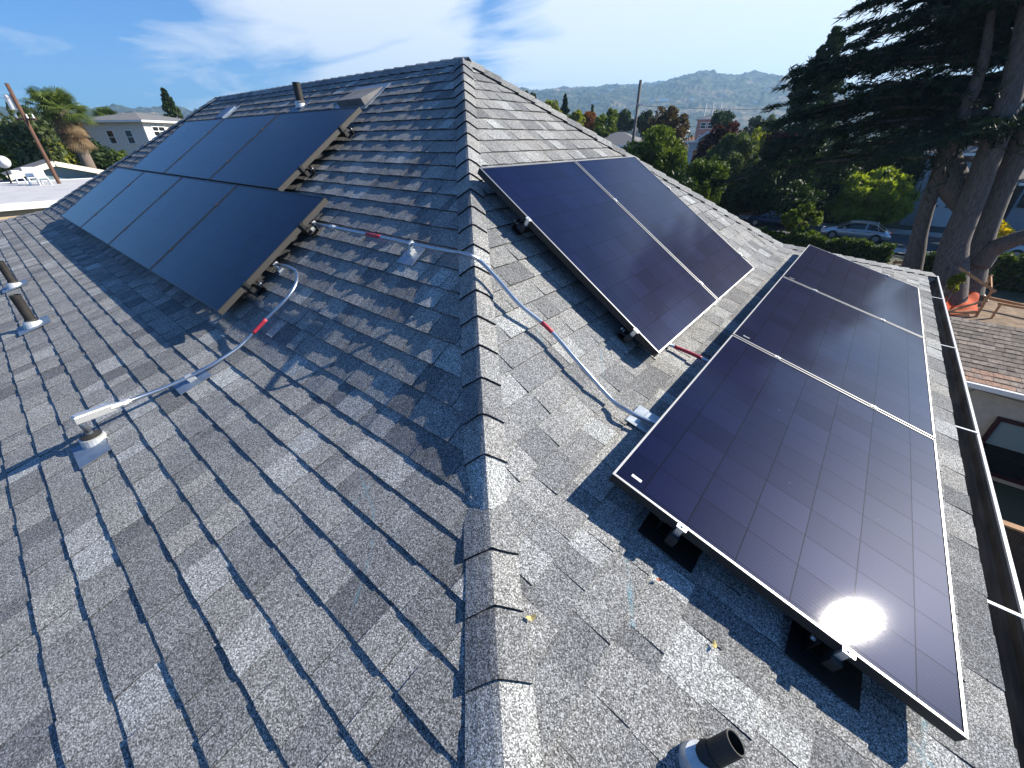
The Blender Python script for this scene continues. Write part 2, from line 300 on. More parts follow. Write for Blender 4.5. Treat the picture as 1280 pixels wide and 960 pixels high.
# ------------------------------------------------------------------ the main roof
S1, S2, RB, RE, LR = .6624, .2765, 2.83, 4.508, 6.47
EXPO = .1455; H1, H2 = math.hypot(1, S1), math.hypot(1, S2)
SB = RB*H1                                     # slope distance of the break in pitch
ZB = -S1*RB; ZE = ZB - S2*(RE-RB); GZ = -8.0
def prof(s):                                   # slope distance -> (plan distance, z), eased over the break
    def raw(s): return (s/H1, -S1*s/H1) if s < SB else (RB+(s-SB)/H2, ZB-S2*(s-SB)/H2)
    a, b = raw(s-.09), raw(s+.09)
    if abs(s-SB) < .1: c = raw(s); return ((a[0]+b[0]+2*c[0])/4, (a[1]+b[1]+2*c[1])/4)
    return raw(s)
SE = SB+(RE-RB)*H2
def slope_mesh(mb, place, lo_lim, hi_lim, fine, seed):
    """place(along, r, z, nrm_h) -> world point; lo_lim/hi_lim(r) clip at the hips"""
    rr = random.Random(seed)
    k0 = -19; s_list = []
    s0 = 2.686 - 18*EXPO
    while s0 < SE-.02: s_list.append(s0); s0 += EXPO
    s_list.append(SE)
    for ci, sb in enumerate(s_list):
        st = max(.0, sb-EXPO-.004)
        rb_, zb_ = prof(sb); rt_, zt_ = prof(st)
        n = Vector((zt_-zb_, rt_-rb_)); n = Vector((-(zt_-zb_), (rt_-rb_))) ; n = Vector((abs(zb_-zt_), abs(rb_-rt_))).normalized()
        a = lo_lim(rb_) - rr.uniform(0, .2); end = hi_lim(rb_)
        runlen = 0; state = 0
        tab = []
        while a < end:
            state = 1-state
            wd = rr.choice((.10, .13, .16, .165, .2, .24)) if state else rr.choice((.08, .1, .13, .16, .2))
            tn = rr.choices((.12, .28, .42, .55, .62, .72, .86, .97), (4, 10, 16, 19, 19, 15, 9, 4))[0] + rr.uniform(-.05, .05)
            if state == 0: tn -= .05
            tab.append((a, a+wd, ((.0130 if sb < SB+.1 else .0112) if state else (.0088 if sb < SB+.1 else .0072))+rr.uniform(-.0008, .0008), min(1, max(.09, tn)), state)); a += wd
        lift0 = .0008
        for (a0, a1, h, tn, stt) in tab:
            ns = max(1, int(round((a1-a0)/fine))) if fine else 1; jr = rr.random()
            hj = .0011 if sb < SB+.1 else .0005; hs = [h + (rr.uniform(-hj, hj) if fine else 0) for _ in range(ns+1)]
            js = [rr.uniform(-.0014, .0014) for _ in range(ns+1)]
            for i in range(ns):
                x0 = a0+(a1-a0)*i/ns; x1 = a0+(a1-a0)*(i+1)/ns
                def cl(x, r): return min(max(x, lo_lim(r)), hi_lim(r))
                t0, t1, b0, b1 = cl(x0, rt_), cl(x1, rt_), cl(x0, rb_), cl(x1, rb_)
                if b1-b0 < 1e-5 and t1-t0 < 1e-5: continue
                dj0, dj1 = js[i], js[i+1]
                def P(al, r, z, hh): return place(al, r+n[0]*hh, z+n[1]*hh)
                T0, T1 = P(t0, rt_, zt_, lift0), P(t1, rt_, zt_, lift0)
                B0, B1 = P(b0, rb_+dj0, zb_-dj0*.5, hs[i]), P(b1, rb_+dj1, zb_-dj1*.5, hs[i+1])
                L0, L1 = P(b0, rb_+dj0, zb_-dj0*.5, -.002), P(b1, rb_+dj1, zb_-dj1*.5, -.002)
                if i == ns-1 and jr < .62 and b1-b0 > .006 and t1-t0 > .006:     # open joint between two shingles
                    q_ = .0018; T1a, B1a = P(t1-q_, rt_, zt_, lift0), P(b1-q_, rb_+dj1, zb_-dj1*.5, hs[i+1]); mb.quad(T1a, B1a, B1, T1, .0); mb.quad(T0, B0, B1a, T1a, tn)
                else: mb.quad(T0, B0, B1, T1, tn)
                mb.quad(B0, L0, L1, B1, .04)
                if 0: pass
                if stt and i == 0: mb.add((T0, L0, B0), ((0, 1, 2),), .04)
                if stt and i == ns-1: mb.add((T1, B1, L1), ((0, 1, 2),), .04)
house = thing('house', (-1, 0, GZ), 'grey shingled hip roof house with flared eaves carrying the solar panels', 'house')
def P_front(al, r, z): return Vector((al, -r, z))
def P_side(al, r, z): return Vector((r, al, z))
m = MB(); slope_mesh(m, P_front, lambda r: -LR-r, lambda r: r, .03, 11); m.build('roof_slope', M['shingle'], house)
m = MB(); slope_mesh(m, P_side, lambda r: -r, lambda r: r, .09, 23); m.build('roof_slope', M['shingle'], house)
m = MB(); slope_mesh(m, lambda al, r, z: Vector((-al-LR, r, z)), lambda r: -LR-r, lambda r: r, 0, 31); m.build('roof_slope', M['shingle'], house)
m = MB(); slope_mesh(m, lambda al, r, z: Vector((-LR-r, -al, z)), lambda r: -r, lambda r: r, 0, 37); m.build('roof_slope', M['shingle'], house)
# a deck under the shingles closes the roof
m = MB()
for (pl, lo, hi) in ((P_front, lambda r: -LR-r, lambda r: r), (P_side, lambda r: -r, lambda r: r), (lambda al, r, z: Vector((al, r, z)), lambda r: -LR-r, lambda r: r), (lambda al, r, z: Vector((-LR-r, al, z)), lambda r: -r, lambda r: r)):
    ss = [0, SB-.1, SB, SB+.1, SE]
    for a, b in zip(ss, ss[1:]):
        (r0, z0), (r1, z1) = prof(a), prof(b); z0 -= .02; z1 -= .02
        m.quad(pl(lo(r0), r0, z0), pl(lo(r1), r1, z1), pl(hi(r1), r1, z1), pl(hi(r0), r0, z0), .1)
m.build('roof_deck', M['blackm'], house)
def cap_run(name, A, B, fa, fb, up, expo, seed, wid=.094):
    """overlapping bent cap shingles from the low end A to the high end B; fa, fb: flap directions down either side"""
    rr = random.Random(seed); A, B = Vector(A), Vector(B); t = (B-A).normalized(); Ln = (B-A).length; n = int(round(Ln/expo)); expo = Ln/n; n -= 1; m = MB()
    fa, fb, up = fa.normalized(), fb.normalized(), up.normalized()
    for i in range(n+1):
        s0 = i*expo-(.03 if i == 0 else 0); s1 = min(i*expo+expo*1.12, Ln); tn = rr.choices((.3, .45, .58, .68, .8, .9), (2, 3, 4, 4, 3, 1))[0]+rr.uniform(-.04, .04)
        w = wid*rr.uniform(.96, 1.04); prof_ = []
        for q in (-1, -.62, -.18, 0, .18, .62, 1):
            f = fa if q < 0 else fb
            rise = .018*(1-abs(q)**1.3)-.002
            prof_.append(f*abs(q)*w + up*(rise) )
        n_a = fa.cross(t); n_a = n_a if n_a.dot(up) > 0 else -n_a; n_b = fb.cross(t); n_b = n_b if n_b.dot(up) > 0 else -n_b
        rows = []
        dsag = [rr.uniform(-.004, .004) for _ in range(7)]
        for (s, lift) in ((s0, .019), (s1, .006)):
            row = []
            for j, (q, pv) in enumerate(zip((-1, -.62, -.18, 0, .18, .62, 1), prof_)):
                nn = (n_a*(.5-q/.36)+n_b*(.5+q/.36)).normalized() if abs(q) < .2 else (n_a if q < 0 else n_b)
                row.append(A + t*(s + (dsag[j] if s == s0 else 0) - (.012*abs(q) if s == s0 else 0)) + pv + nn*lift)
            rows.append(row)
        low = [p-(n_a if j < 3 else n_b if j > 3 else Z)*.022 for j, p in enumerate(rows[0])]
        for j in range(6):
            m.quad(rows[0][j], rows[0][j+1], rows[1][j+1], rows[1][j], tn)
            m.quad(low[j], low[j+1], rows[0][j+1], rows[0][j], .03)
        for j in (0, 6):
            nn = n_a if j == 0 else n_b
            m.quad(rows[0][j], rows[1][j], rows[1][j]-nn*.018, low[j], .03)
    return m.build(name, M['shingle'], house)
Z = Vector((0, 0, 1))
def hip(cx, sx, sgy, seed):
    ex, ey = sx, sgy
    for (p0, p1, S, off) in (((RE+.02, ZE), (RB, ZB), S2, 0), ((RB, ZB), (.02, 0), S1, 1)):
        A = Vector((cx+ex*p0[0], ey*p0[0], p0[1])); B = Vector((cx+ex*p1[0], ey*p1[0], p1[1])); t = (B-A).normalized()
        nx = Vector((ex*S, 0, 1)).normalized(); ny = Vector((0, ey*S, 1)).normalized()
        fx = nx.cross(t); fx = fx if fx.dot(Vector((ex, -ey, 0))) > 0 else -fx        # lies in the side slope, away from the hip
        fy = ny.cross(t); fy = fy if fy.dot(Vector((-ex, ey, 0))) > 0 else -fy
        cap_run('hip_cap', A, B, fy, fx, Z, .195, seed+off)
hip(0, 1, -1, 1); hip(0, 1, 1, 5); hip(-LR, -1, -1, 9); hip(-LR, -1, 1, 13)
cap_run('ridge_cap', (-LR-.08, 0, 0), (.08, 0, 0), Vector((0, -1, -S1)), Vector((0, 1, -S1)), Z, .195, 21)
# walls, soffit, fascia, gutters
m = MB(); x0, x1, yy = -LR-RE+.55, RE-.55, RE-.55
for (a, b) in (((x0, -yy), (x1, -yy)), ((x1, -yy), (x1, yy)), ((x1, yy), (x0, yy)), ((x0, yy), (x0, -yy))):
    m.quad((*a, GZ), (*b, GZ), (*b, ZE-.1), (*a, ZE-.1))
m.build('wall', M['wallc'], house)
X0, X1, YE = -LR-RE, RE, RE
m = MB(); m.box(((X0+X1)/2, 0, ZE-.13), ((X1-X0)/2-.03, YE-.03, .012)); m.build('soffit', M['soffit'], house)
m = MB()
for (c, h) in ((((X0+X1)/2, -YE, ZE-.085), ((X1-X0)/2+.012, .012, .07)), (((X0+X1)/2, YE, ZE-.085), ((X1-X0)/2+.012, .012, .07)), ((X1, 0, ZE-.085), (.012, YE-.013, .07)), ((X0, 0, ZE-.085), (.012, YE-.013, .07))): m.box(c, h)
m.build('fascia', M['gut_w'], house)
def gutter(name, A, B, out):
    A, B, out = Vector(A), Vector(B), Vector(out); pr = [(.014, -.018), (.014, -.115), (.075, -.125), (.115, -.09), (.118, -.05), (.135, -.03), (.137, -.012), (.122, -.012), (.122, -.026)]
    m = MB(); vs = []
    for P in (A, B): vs += [P+out*a+Z*b for a, b in pr]
    n = len(pr)
    for i in range(n-1):
        m.m = 0 if i < 5 else 1
        m.add((vs[i], vs[i+1], vs[n+i+1], vs[n+i]), ((0, 1, 2, 3),))
    m.m = 1
    for P in (A, B): m.add([P+out*a+Z*b for a, b in pr[:6]], (tuple(range(6)),))
    # outside skin painted white
    sk = [(.077, -.129), (.119, -.093), (.122, -.05), (.139, -.031)]
    for a, b in zip(sk, sk[1:]): m.quad(A+out*a[0]+Z*a[1], B+out*a[0]+Z*a[1], B+out*b[0]+Z*b[1], A+out*b[0]+Z*b[1])
    g = m.build(name, [M['gut_in'], M['gut_w']], house); return g
EZ = ZE-.012
g1 = gutter('gutter', (X1, -YE-.1, EZ), (X1, YE+.12, EZ), (1, 0, 0)); gutter('gutter', (X0-.1, -YE, EZ), (X1+.012, -YE, EZ), (0, -1, 0))
for y in (3.35, 1.62, -.01, -1.58, -3.2):
    m = MB(); m.bar((X1-.035, y, EZ+.004), (X1+.130, y+.01, EZ-.006), .016, .004); m.build('gutter_hanger', M['gut_w'], g1)

# ------------------------------------------------------------------ solar panels
TP = .14
def frame_at(face, along, s):       # origin on the roof surface; columns: along, downslope, normal
    if face == 'front': c = 1/H1; return Vector((along, -s*c, -S1*s*c)), Vector((1, 0, 0)), Vector((0, -c, -S1*c)), Vector((0, -S1*c, c))
    if face == 'side': c = 1/H1; return Vector((s*c, along, -S1*s*c)), Vector((0, 1, 0)), Vector((c, 0, -S1*c)), Vector((S1*c, 0, c))
    if face == 'side_low': c = 1/H2; return Vector((RB+s*c, along, ZB-S2*s*c)), Vector((0, 1, 0)), Vector((c, 0, -S2*c)), Vector((S2*c, 0, c))
    if face == 'front_low': c = 1/H2; return Vector((along, -RB-s*c, ZB-S2*s*c)), Vector((1, 0, 0)), Vector((0, -c, -S2*c)), Vector((0, -S2*c, c))
def make_panel(W, H, lip, side):    # W along local x (long side), H along local y, glass top at z = 0
    root = bpy.data.objects.new('solar_panel', None); COL.objects.link(root); WO[root.name] = Vector((0, 0, 0))
    lw, th = .009, .040
    g = MB(); g.box((0, 0, -.004), (W/2-lw, H/2-lw, .0035)); g.build('glass', M['glass_cells'], root)
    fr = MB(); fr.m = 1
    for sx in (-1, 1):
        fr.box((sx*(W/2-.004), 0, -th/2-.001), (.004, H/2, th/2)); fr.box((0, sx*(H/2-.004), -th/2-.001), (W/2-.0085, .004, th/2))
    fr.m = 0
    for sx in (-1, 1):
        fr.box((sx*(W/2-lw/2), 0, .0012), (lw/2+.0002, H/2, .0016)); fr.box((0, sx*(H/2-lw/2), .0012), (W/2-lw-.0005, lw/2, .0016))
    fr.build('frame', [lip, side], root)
    bs = MB(); bs.box((0, 0, -.012), (W/2-.01, H/2-.01, .002)); bs.build('backsheet', M['blackm'], root)
    return root
def put_panel(root, face, along_c, s_c, portrait=False):
    o, ax, ds, n = frame_at(face, along_c, s_c)
    if portrait: X, Y = ds, n.cross(ds)
    else: X, Y = ax, n.cross(ax)
    p = o+n*TP; root.matrix_world = Matrix(((X.x, Y.x, n.x, p.x), (X.y, Y.y, n.y, p.y), (X.z, Y.z, n.z, p.z), (0, 0, 0, 1)))
G = .02
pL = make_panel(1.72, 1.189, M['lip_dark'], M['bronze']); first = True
rows = ((.2232, 2.1239, 4, ('lower row, nearest the bent conduit', 'lower row, second from the near end', 'lower row, third from the near end', 'lower row, farthest one')),
        (-.6304, 2.1239-G-1.189, 3, ('upper row, nearest the flat roof vent', 'middle of the upper row of three', 'upper row, farthest from the vent')))
for (xr, d, n, desc) in rows:
    for i in range(n):
        p = pL if first else copy_tree(pL); first = False
        put_panel(p, 'front', xr-.86-i*(1.72+G), d+1.189/2)
        setp(p, 'blue solar panel on left slope, '+desc[i], 'solar panel', 'solar panels on the left roof slope')
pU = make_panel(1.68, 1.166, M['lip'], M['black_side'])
for i in range(2):
    p = pU if i == 0 else copy_tree(pU)
    put_panel(p, 'side', -1.41+1.166/2+i*(1.166+G), 1.7129+.84, portrait=True)
    setp(p, ('dark upright solar panel on the steep right slope, nearer the hip caps', 'dark upright solar panel on the steep right slope, farther one beside the far hip')[i], 'solar panel', 'pair of upright panels on the steep slope')
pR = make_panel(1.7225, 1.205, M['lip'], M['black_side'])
for i in range(3):
    p = pR if i == 0 else copy_tree(pR)
    put_panel(p, 'side_low', -2.4347+.861+i*(1.7225+G), .2864+.6025)
    setp(p, ('near solar panel above the gutter with the white glare of the sun', 'middle solar panel of the three beside the gutter', 'far solar panel of the three beside the gutter, next to the roof corner')[i], 'solar panel', 'three solar panels along the gutter')
    if i == 0:
        o = MB(); o.box((.60, -.6048, -.022), (.075, .0012, .011)); o.build('label_plate', M['label'], p)
    if i in (0, 1, 2):
        o = MB(); o.box((-.80, .52, .0006), (.007, .022, .0006)); o.build('serial_sticker', M['silver_label'], p)

def rail(face, a0, a1, s, clamps, label, group):
    o, ax, ds, n = frame_at(face, 0, s)
    t = thing('mounting_rail', o+ax*((a0+a1)/2), label, 'rail', group)
    m = MB(); m.bar(o+ax*a0+n*(TP-.068), o+ax*a1+n*(TP-.068), .036, .046, n); m.build('rail_bar', M['rail'], t)
    for c in clamps:
        m = MB(); p = o+ax*c+n*(TP+.004)
        mt = Matrix((ax, ds, n)).transposed()
        m.box(p, (.012 if c not in (clamps[0], clamps[-1]) else .014, .019, .003), mt); m.tube((p, p+n*.008), .006, 6)
        m.box(p-n*.03, (.006, .012, .03), mt)
        m.build('clamp', M['clip'] if face != 'front' else M['rail'], t)
gr = 'mounting rails under the solar panels'
y0 = -2.4347; stp = 1.7225+G
for s, d in ((.2864+.31, 'upper'), (.2864+.885, 'lower')):
    rail('side_low', y0-.035, y0+3*stp+.01, s, (y0-.009, y0+stp-.01, y0+2*stp-.01, y0+3*stp-.012), d+' black rail under the three panels along the gutter', gr)
y0 = -1.41
for s, d in ((2.22, 'upper'), (3.205, 'lower')):
    rail('side', y0-.03, y0+2*1.186+.02, s, (y0-.009, y0+1.176, y0+2*1.186-.012), d+' black rail under the pair of upright panels', gr)
for (xr, n, s, d) in ((.2232, 4, 2.42, 'upper rail under the lower row of blue panels'), (.2232, 4, 3.04, 'lower rail under the lower row of blue panels'), (-.6304, 3, 1.22, 'upper rail under the upper row of blue panels'), (-.6304, 3, 1.80, 'lower rail under the upper row of blue panels')):
    rail('front', xr-n*1.74-.01, xr+.04, s, [xr-n*1.74+.01]+[xr-1.73-k*1.74 for k in range(n-2, -1, -1)]+[xr+.009], d, gr)

def make_mount():
    t = bpy.data.objects.new('roof_mount', None); COL.objects.link(t); WO[t.name] = Vector((0, 0, 0))
    m = MB(); m.box((0, 0, .0165), (.082, .115, .0018)); m.box((0, .03, .021), (.035, .035, .004)); m.build('flashing', M['blackm'], t)
    m = MB(); m.box((0, .03, .028), (.02, .035, .003)); m.box((0, .062, .060), (.02, .003, .036)); m.build('l_foot', M['blackm'], t)
    m = MB(); m.tube(((0, .052, .07), (0, .078, .07)), .008, 6); m.build('bolt', M['clip'], t)
    return t
mount = make_mount(); mfirst = True
mounts = [('side_low', y, s, l) for y, s, l in ((-2.40, .60, 'black flashed mount under the near gutter panel, upslope one'), (-2.42, 1.18, 'black flashed mount under the near gutter panel, beside the sun glare'),
          (-1.2, .60, 'hidden upslope mounting flashing under the near gutter panel'), (0.0, .60, 'hidden upslope mounting flashing under the middle gutter panel'))]
mounts += [('side', -1.43, 2.22, 'black mounting foot under the top of the upright pair, hip side'), ('side', -1.40, 3.205, 'black mounting foot under the bottom of the upright pair, hip side'),
           ('front', .25, 2.42, 'black foot at the end of the lower blue row, beside the long conduit'), ('front', .25, 3.04, 'black foot at the end of the lower blue row, below the bent conduit'),
           ('front', -.60, 1.22, 'black foot at the end of the upper blue row, next to the vent'), ('front', -.60, 1.80, 'black foot at the end of the upper blue row, by the step')]
for (face, al, s, lab) in mounts:
    t = mount if mfirst else copy_tree(mount); mfirst = False
    if face != 'side_low':                      # here the plate is tucked under the course above
        for ch in list(t.children):
            if ch.name.startswith('flashing'): bpy.data.objects.remove(ch)
    o, ax, ds, n = frame_at(face, al, s); X, Y = n.cross(ds).cross(n), None
    Y = -ds; X = Y.cross(n)
    t.matrix_world = Matrix(((X.x, Y.x, n.x, o.x), (X.y, Y.y, n.y, o.y), (X.z, Y.z, n.z, o.z), (0, 0, 0, 1)))
    setp(t, lab, 'roof mount', 'black mounting feet of the panels')

# ------------------------------------------------------------------ conduits
def on(face, along, s, h): o, ax, ds, n = frame_at(face, along, s); return o+n*h
def face_hit(u, v, face, off=0.0):
    o, ax, ds, n = frame_at(face, 0, 0); d = RT*((u-640)/F_PX)+DN*((v-480)/F_PX)+fwd
    b = o+n*off; return CAM+d*((b-CAM).dot(n)/d.dot(n))
def smooth_path(P, n=8):
    P = [Vector(p) for p in P]; Q = [P[0]*2-P[1]]+P+[P[-1]*2-P[-2]]; out = []
    for i in range(1, len(Q)-2):
        for k in range(n):
            t = k/n; a, b, c, d = Q[i-1], Q[i], Q[i+1], Q[i+2]
            out.append(.5*((2*b)+(c-a)*t+(2*a-5*b+4*c-d)*t*t+(3*b-a-3*c+d)*t**3))
    return out+[P[-1]]
def conduit(name, pts, label, bands, couplings=(), r=.0112):
    P = smooth_path(pts); t = thing(name, P[len(P)//2], label, 'conduit')
    m = MB(); m.tube(P, r, 12); m.build('tube', M['steel'], t, smooth=True)
    for (a, b) in bands:
        m = MB(); i0, i1 = int(a*(len(P)-1)), int(b*(len(P)-1)); m.tube(P[i0:i1+1], r+.001, 12); m.build('warning_band', M['red'], t, smooth=True)
        k = (i0+i1)//2; d = (P[k+1]-P[k-1]).normalized()
    for a in couplings:
        i = int(a*(len(P)-1)); d = (P[min(i+1, len(P)-1)]-P[max(i-1, 0)]).normalized()
        m = MB(); m.tube((P[i]-d*.03, P[i]+d*.03), r+.005, 12); m.tube((P[i]-d*.012, P[i]+d*.012), r+.008, 6); m.build('coupling', M['clip'], t)
    return P
fh = face_hit
PC1 = conduit('conduit', [fh(392, 279, 'front', .07), fh(425, 286, 'front', .07), fh(470, 295, 'front', .07), fh(520, 306, 'front', .065), fh(560, 314, 'front', .07), fh(583, 318, 'side', .10), fh(600, 326, 'side', .10), fh(622, 349, 'side', .085), fh(650, 381, 'side', .075), fh(686, 411, 'side', .07), fh(722, 452, 'side', .068), fh(765, 500, 'side', .062), fh(785, 514, 'side_low', .07), fh(808, 525, 'side_low', .07), fh(835, 538, 'side_low', .07)],
        'long galvanised conduit from the blue panels over the hip to the near gutter panel', ((.132, .158), (.625, .66)), (.06,))
PC2 = conduit('conduit', [fh(336, 329, 'front', .06), fh(350, 331, 'front', .07), fh(362, 334, 'front', .07), fh(371, 341, 'front', .07), fh(369, 357, 'front', .07), fh(355, 377, 'front', .07), fh(330, 402, 'front', .065), fh(312, 421, 'front', .06), fh(296, 436, 'front_low', .055), fh(270, 453, 'front_low', .055), fh(240, 469, 'front_low', .055), fh(205, 485, 'front_low', .075), fh(170, 498, 'front_low', .11), fh(140, 509, 'front_low', .15)],
        'bent galvanised conduit curving down the left slope to the junction fitting on the pale boot', ((.455, .525),), (.97,))
PC3 = conduit('conduit', [fh(815, 420, 'side', .05), fh(840, 432, 'side', .05), fh(862, 441, 'side_low', .05), fh(886, 452, 'side_low', .06), fh(910, 464, 'side_low', .06)],
        'short galvanised conduit with red tape between the upright pair and the gutter panels', ((.30, .66),))
# fitting at the low end of the left conduit, standing on a boot
e0, e1 = PC2[-1], PC2[-3]; d = (e0-e1).normalized(); bx = e0+d*.085
t = thing('conduit_fitting', fh(122, 552, 'front_low', 0), 'silver elbow fitting on a dark boot at the low end of the bent conduit', 'conduit fitting')
base = fh(120, 553, 'front_low', .0)
m = MB(); m.bar(e0-d*.01, e0+d*.17, .036, .042); m.tube((e0-d*.03, e0+d*.015), .021, 8); m.build('body', M['clip'], t, bevel=.004)
m = MB(); m.bar(e0+d*.01, e0+d*.16, .030, .006); m.v = [tuple(Vector(v)+Z*.024) for v in m.v]; m.build('cover', M['clip'], t)
top = e0+d*.145; m = MB(); m.tube((top-Z*.02, Vector((base.x, base.y, base.z+.085)), Vector((base.x, base.y, base.z+.04))), .017, 10); m.build('riser', M['steel'], t)
m = MB(); m.tube((base+Z*.0, base+Z*.045, base+Z*.052), (.060, .055, .024), 20); m.build('boot', M['lead'], t, smooth=False)
m = MB(); m.tube((base+Z*.053, base+Z*.066), (.050, .022), 16); m.build('boot_cap', M['rubber'], t)
o_, ax, ds, n = frame_at('front_low', 0, 0); fc = fh(114, 562, 'front_low', .013); 
m = MB(); m.box(fc, (.12, .075, .0012), Matrix((ax, ds, n)).transposed()); m.build('flashing', M['flash_dark'], t)

def clip_foot(face, u, v, label, P, big=.07, dark=False):
    p = fh(u, v, face, 0); o, ax, ds, n = frame_at(face, 0, 0); mt = Matrix((ax, ds, n)).transposed()
    t = thing('conduit_support', p, label, 'conduit support', 'flashed supports of the conduits')
    m = MB(); m.box(p+n*.0135+ds*.005, (big, big*1.15, .0012), mt); m.build('flashing', M['flash'] if not dark else M['flash_dark'], t)
    q = min(P, key=lambda a: (a-p).length)
    m = MB(); m.box(p+n*.026, (.016, .022, .012), mt); m.build('block', M['clip'], t, bevel=.002)
    m = MB(); m.bar(p+n*.03, q-n*.004, .014, .003, ax); m.box(q, (.009, .019, .016), mt); m.build('strap', M['clip'], t)
clip_foot('front', 517, 319, 'flashed clip under the long conduit just before the hip caps', PC1, .075)
clip_foot('front_low', 243, 477, 'flashed clip under the bent conduit below the corner of the blue panels', PC2, .085, True)
clip_foot('front', 393, 288, 'clip holding the long conduit at the end of the lower blue row', PC1, .03, True)
clip_foot('front', 353, 340, 'clip holding the bent conduit under the edge of the blue panel', PC2, .03, True)
p = fh(805, 528, 'side_low', 0); o, ax, ds, n = frame_at('side_low', 0, 0); mt = Matrix((ax, ds, n)).transposed()
t = thing('conduit_support', p, 'blue grey stepped flashing where the long conduit meets the near gutter panel', 'conduit support', 'flashed supports of the conduits')
m = MB(); m.box(p+n*.016, (.085, .075, .0015), mt); m.build('flashing', M['flash'], t)
m = MB(); m.box(p+n*.035+ds*.03, (.03, .045, .018), mt); m.build('block', M['flash'], t, bevel=.003)

# ------------------------------------------------------------------ vents and pipes on the roof
def pipe(p, h, r, label, nrm, wide=.075, top=None):
    t = thing('vent_pipe', p, label, 'vent pipe'); 
    m = MB(); q = top or p+Z*h; D_ = (q-p).normalized(); m.tube((p-D_*.02, q), r, 20, cap=False); m.tube((q, q-D_*.12), r*.86, 20, cap=False)
    X_ = D_.orthogonal().normalized(); Y_ = D_.cross(X_)
    vs = []; n = 20
    for rr_ in (r, r*.86): vs += [q+(X_*math.cos(2*math.pi*k/n)+Y_*math.sin(2*math.pi*k/n))*rr_ for k in range(n)]
    m.add(vs, [(k, (k+1) % n, n+(k+1) % n, n+k) for k in range(n)]); m.tube((q-D_*.12, q-D_*.125), r*.86, 20)
    m.build('pipe', M['abs'], t, smooth=False)
    m = MB(); m.tube((p, p+Z*.03+nrm*.01, p+Z*.055+nrm*.005), (wide, wide*.82, r*1.2), 20); m.build('collar', M['lead'], t)
    m = MB(); m.tube((p+D_*.045, p+D_*.075), (r*1.35, r*1.08), 20); m.build('boot', M['rubber'], t)
    mt = Vector((1, 0, 0)); dd = nrm.cross(mt).normalized(); mt = dd.cross(nrm)
    if top is None: m = MB(); m.box(p+nrm*.0145, (.13, .12, .0012), Matrix((mt, dd, nrm)).transposed()); m.build('flashing', M['flash_dark'], t)
nf = frame_at('front_low', 0, 0)[3]; nf2 = frame_at('front', 0, 0)[3]; ns_ = frame_at('side_low', 0, 0)[3]
def pipe_h(p, vt): # height so that the top shows at row vt
    d0 = 0.05
    while d0 < 3:
        q = p+Z*d0 - CAM; v = 480+F_PX*q.dot(DN)/q.dot(fwd)
        if v < vt: break
        d0 += .01
    return d0
for (u, v, vt, face, r, lab) in ((44, 408, 369, 'front_low', .037, 'black vent pipe with pale collar on the lower left slope, nearer of two'), (20, 359, 327, 'front_low', .037, 'black vent pipe with pale collar on the lower left slope, farther of two'), (377, 134, 103, 'front', .048, 'tall dark vent pipe behind the upper row of blue panels below the ridge'), (868, 955, 925, 'side_low', .030, 'short open black vent pipe in the foreground at the bottom edge')):
    p = fh(u, v, face, 0)
    pipe(p, .20 if r == .03 else pipe_h(p, vt), r, lab, {'front_low': nf, 'front': nf2, 'side_low': ns_}[face], .052 if r == .03 else .075, (fh(920, 928, 'side_low', .13) if r == .03 else None))
# flat roof vent above the upper row
o, ax, ds, n = frame_at('front', 0, 0); mt = Matrix((ax, ds, n)).transposed(); c = Vector((-1.22, -.41, -.2716))
t = thing('roof_vent', c, 'low flat dark roof vent with a sunlit side above the upper row of blue panels', 'roof vent')
m = MB(); hw, hd = .25, .16
vs = [c+ax*a+ds*b+n*h for (a, b, h) in ((-hw, -hd, .02), (hw, -hd, .02), (hw, hd, .085), (-hw, hd, .085), (-hw, -hd, .0), (hw, -hd, .0), (hw, hd, .0), (-hw, hd, .0))]
m.add(vs, ((0, 3, 2, 1), (4, 5, 6, 7), (0, 1, 5, 4), (1, 2, 6, 5), (2, 3, 7, 6), (3, 0, 4, 7))); m.build('hood', M['greyroof'], t, bevel=.006)
m = MB(); m.box(c+n*.012, (hw+.07, hd+.06, .0012), mt); m.build('flashing', M['flash'], t)
c = fh(283, 143, 'front', .01); t = thing('roof_vent', c, 'small flat vent plate behind the upper row of blue panels toward the left hip', 'roof vent')
m = MB(); m.box(c+n*.02, (.16, .14, .018), mt); m.build('hood', M['flash_dark'], t, bevel=.004)
m = MB(); m.box(c+n*.006, (.22, .2, .0012), mt); m.build('flashing', M['flash'], t)
# dry leaves
for (u, v, face, mm, s, lab) in ((893, 806, 'side_low', 'leafdry', .009, 'curled yellow dry leaf on the shingles near the foreground pipe'), (664, 772, 'side_low', 'leafdry', .011, 'small tan dry leaf beside the hip caps'), (824, 725, 'side_low', 'leafred', .008, 'tiny rusty leaf scrap at the shadow edge of the near gutter panel')):
    p = fh(u, v, face, .018); m = MB(); a = random.uniform(0, 6)
    X = Vector((math.cos(a), math.sin(a), 0)); Y = Vector((-math.sin(a), math.cos(a), 0)); pts = []
    for k in range(8):
        th = k*math.pi/4; pts.append(p+X*math.cos(th)*s*1.6+Y*math.sin(th)*s*.8*(1+.3*math.sin(3*th))+Z*(.004*math.cos(2*th)+.003))
    m.add([p]+pts, [(0, 1+k, 1+(k+1) % 8) for k in range(8)]); setp(m.build('dry_leaf', M[mm]), lab, 'leaf')
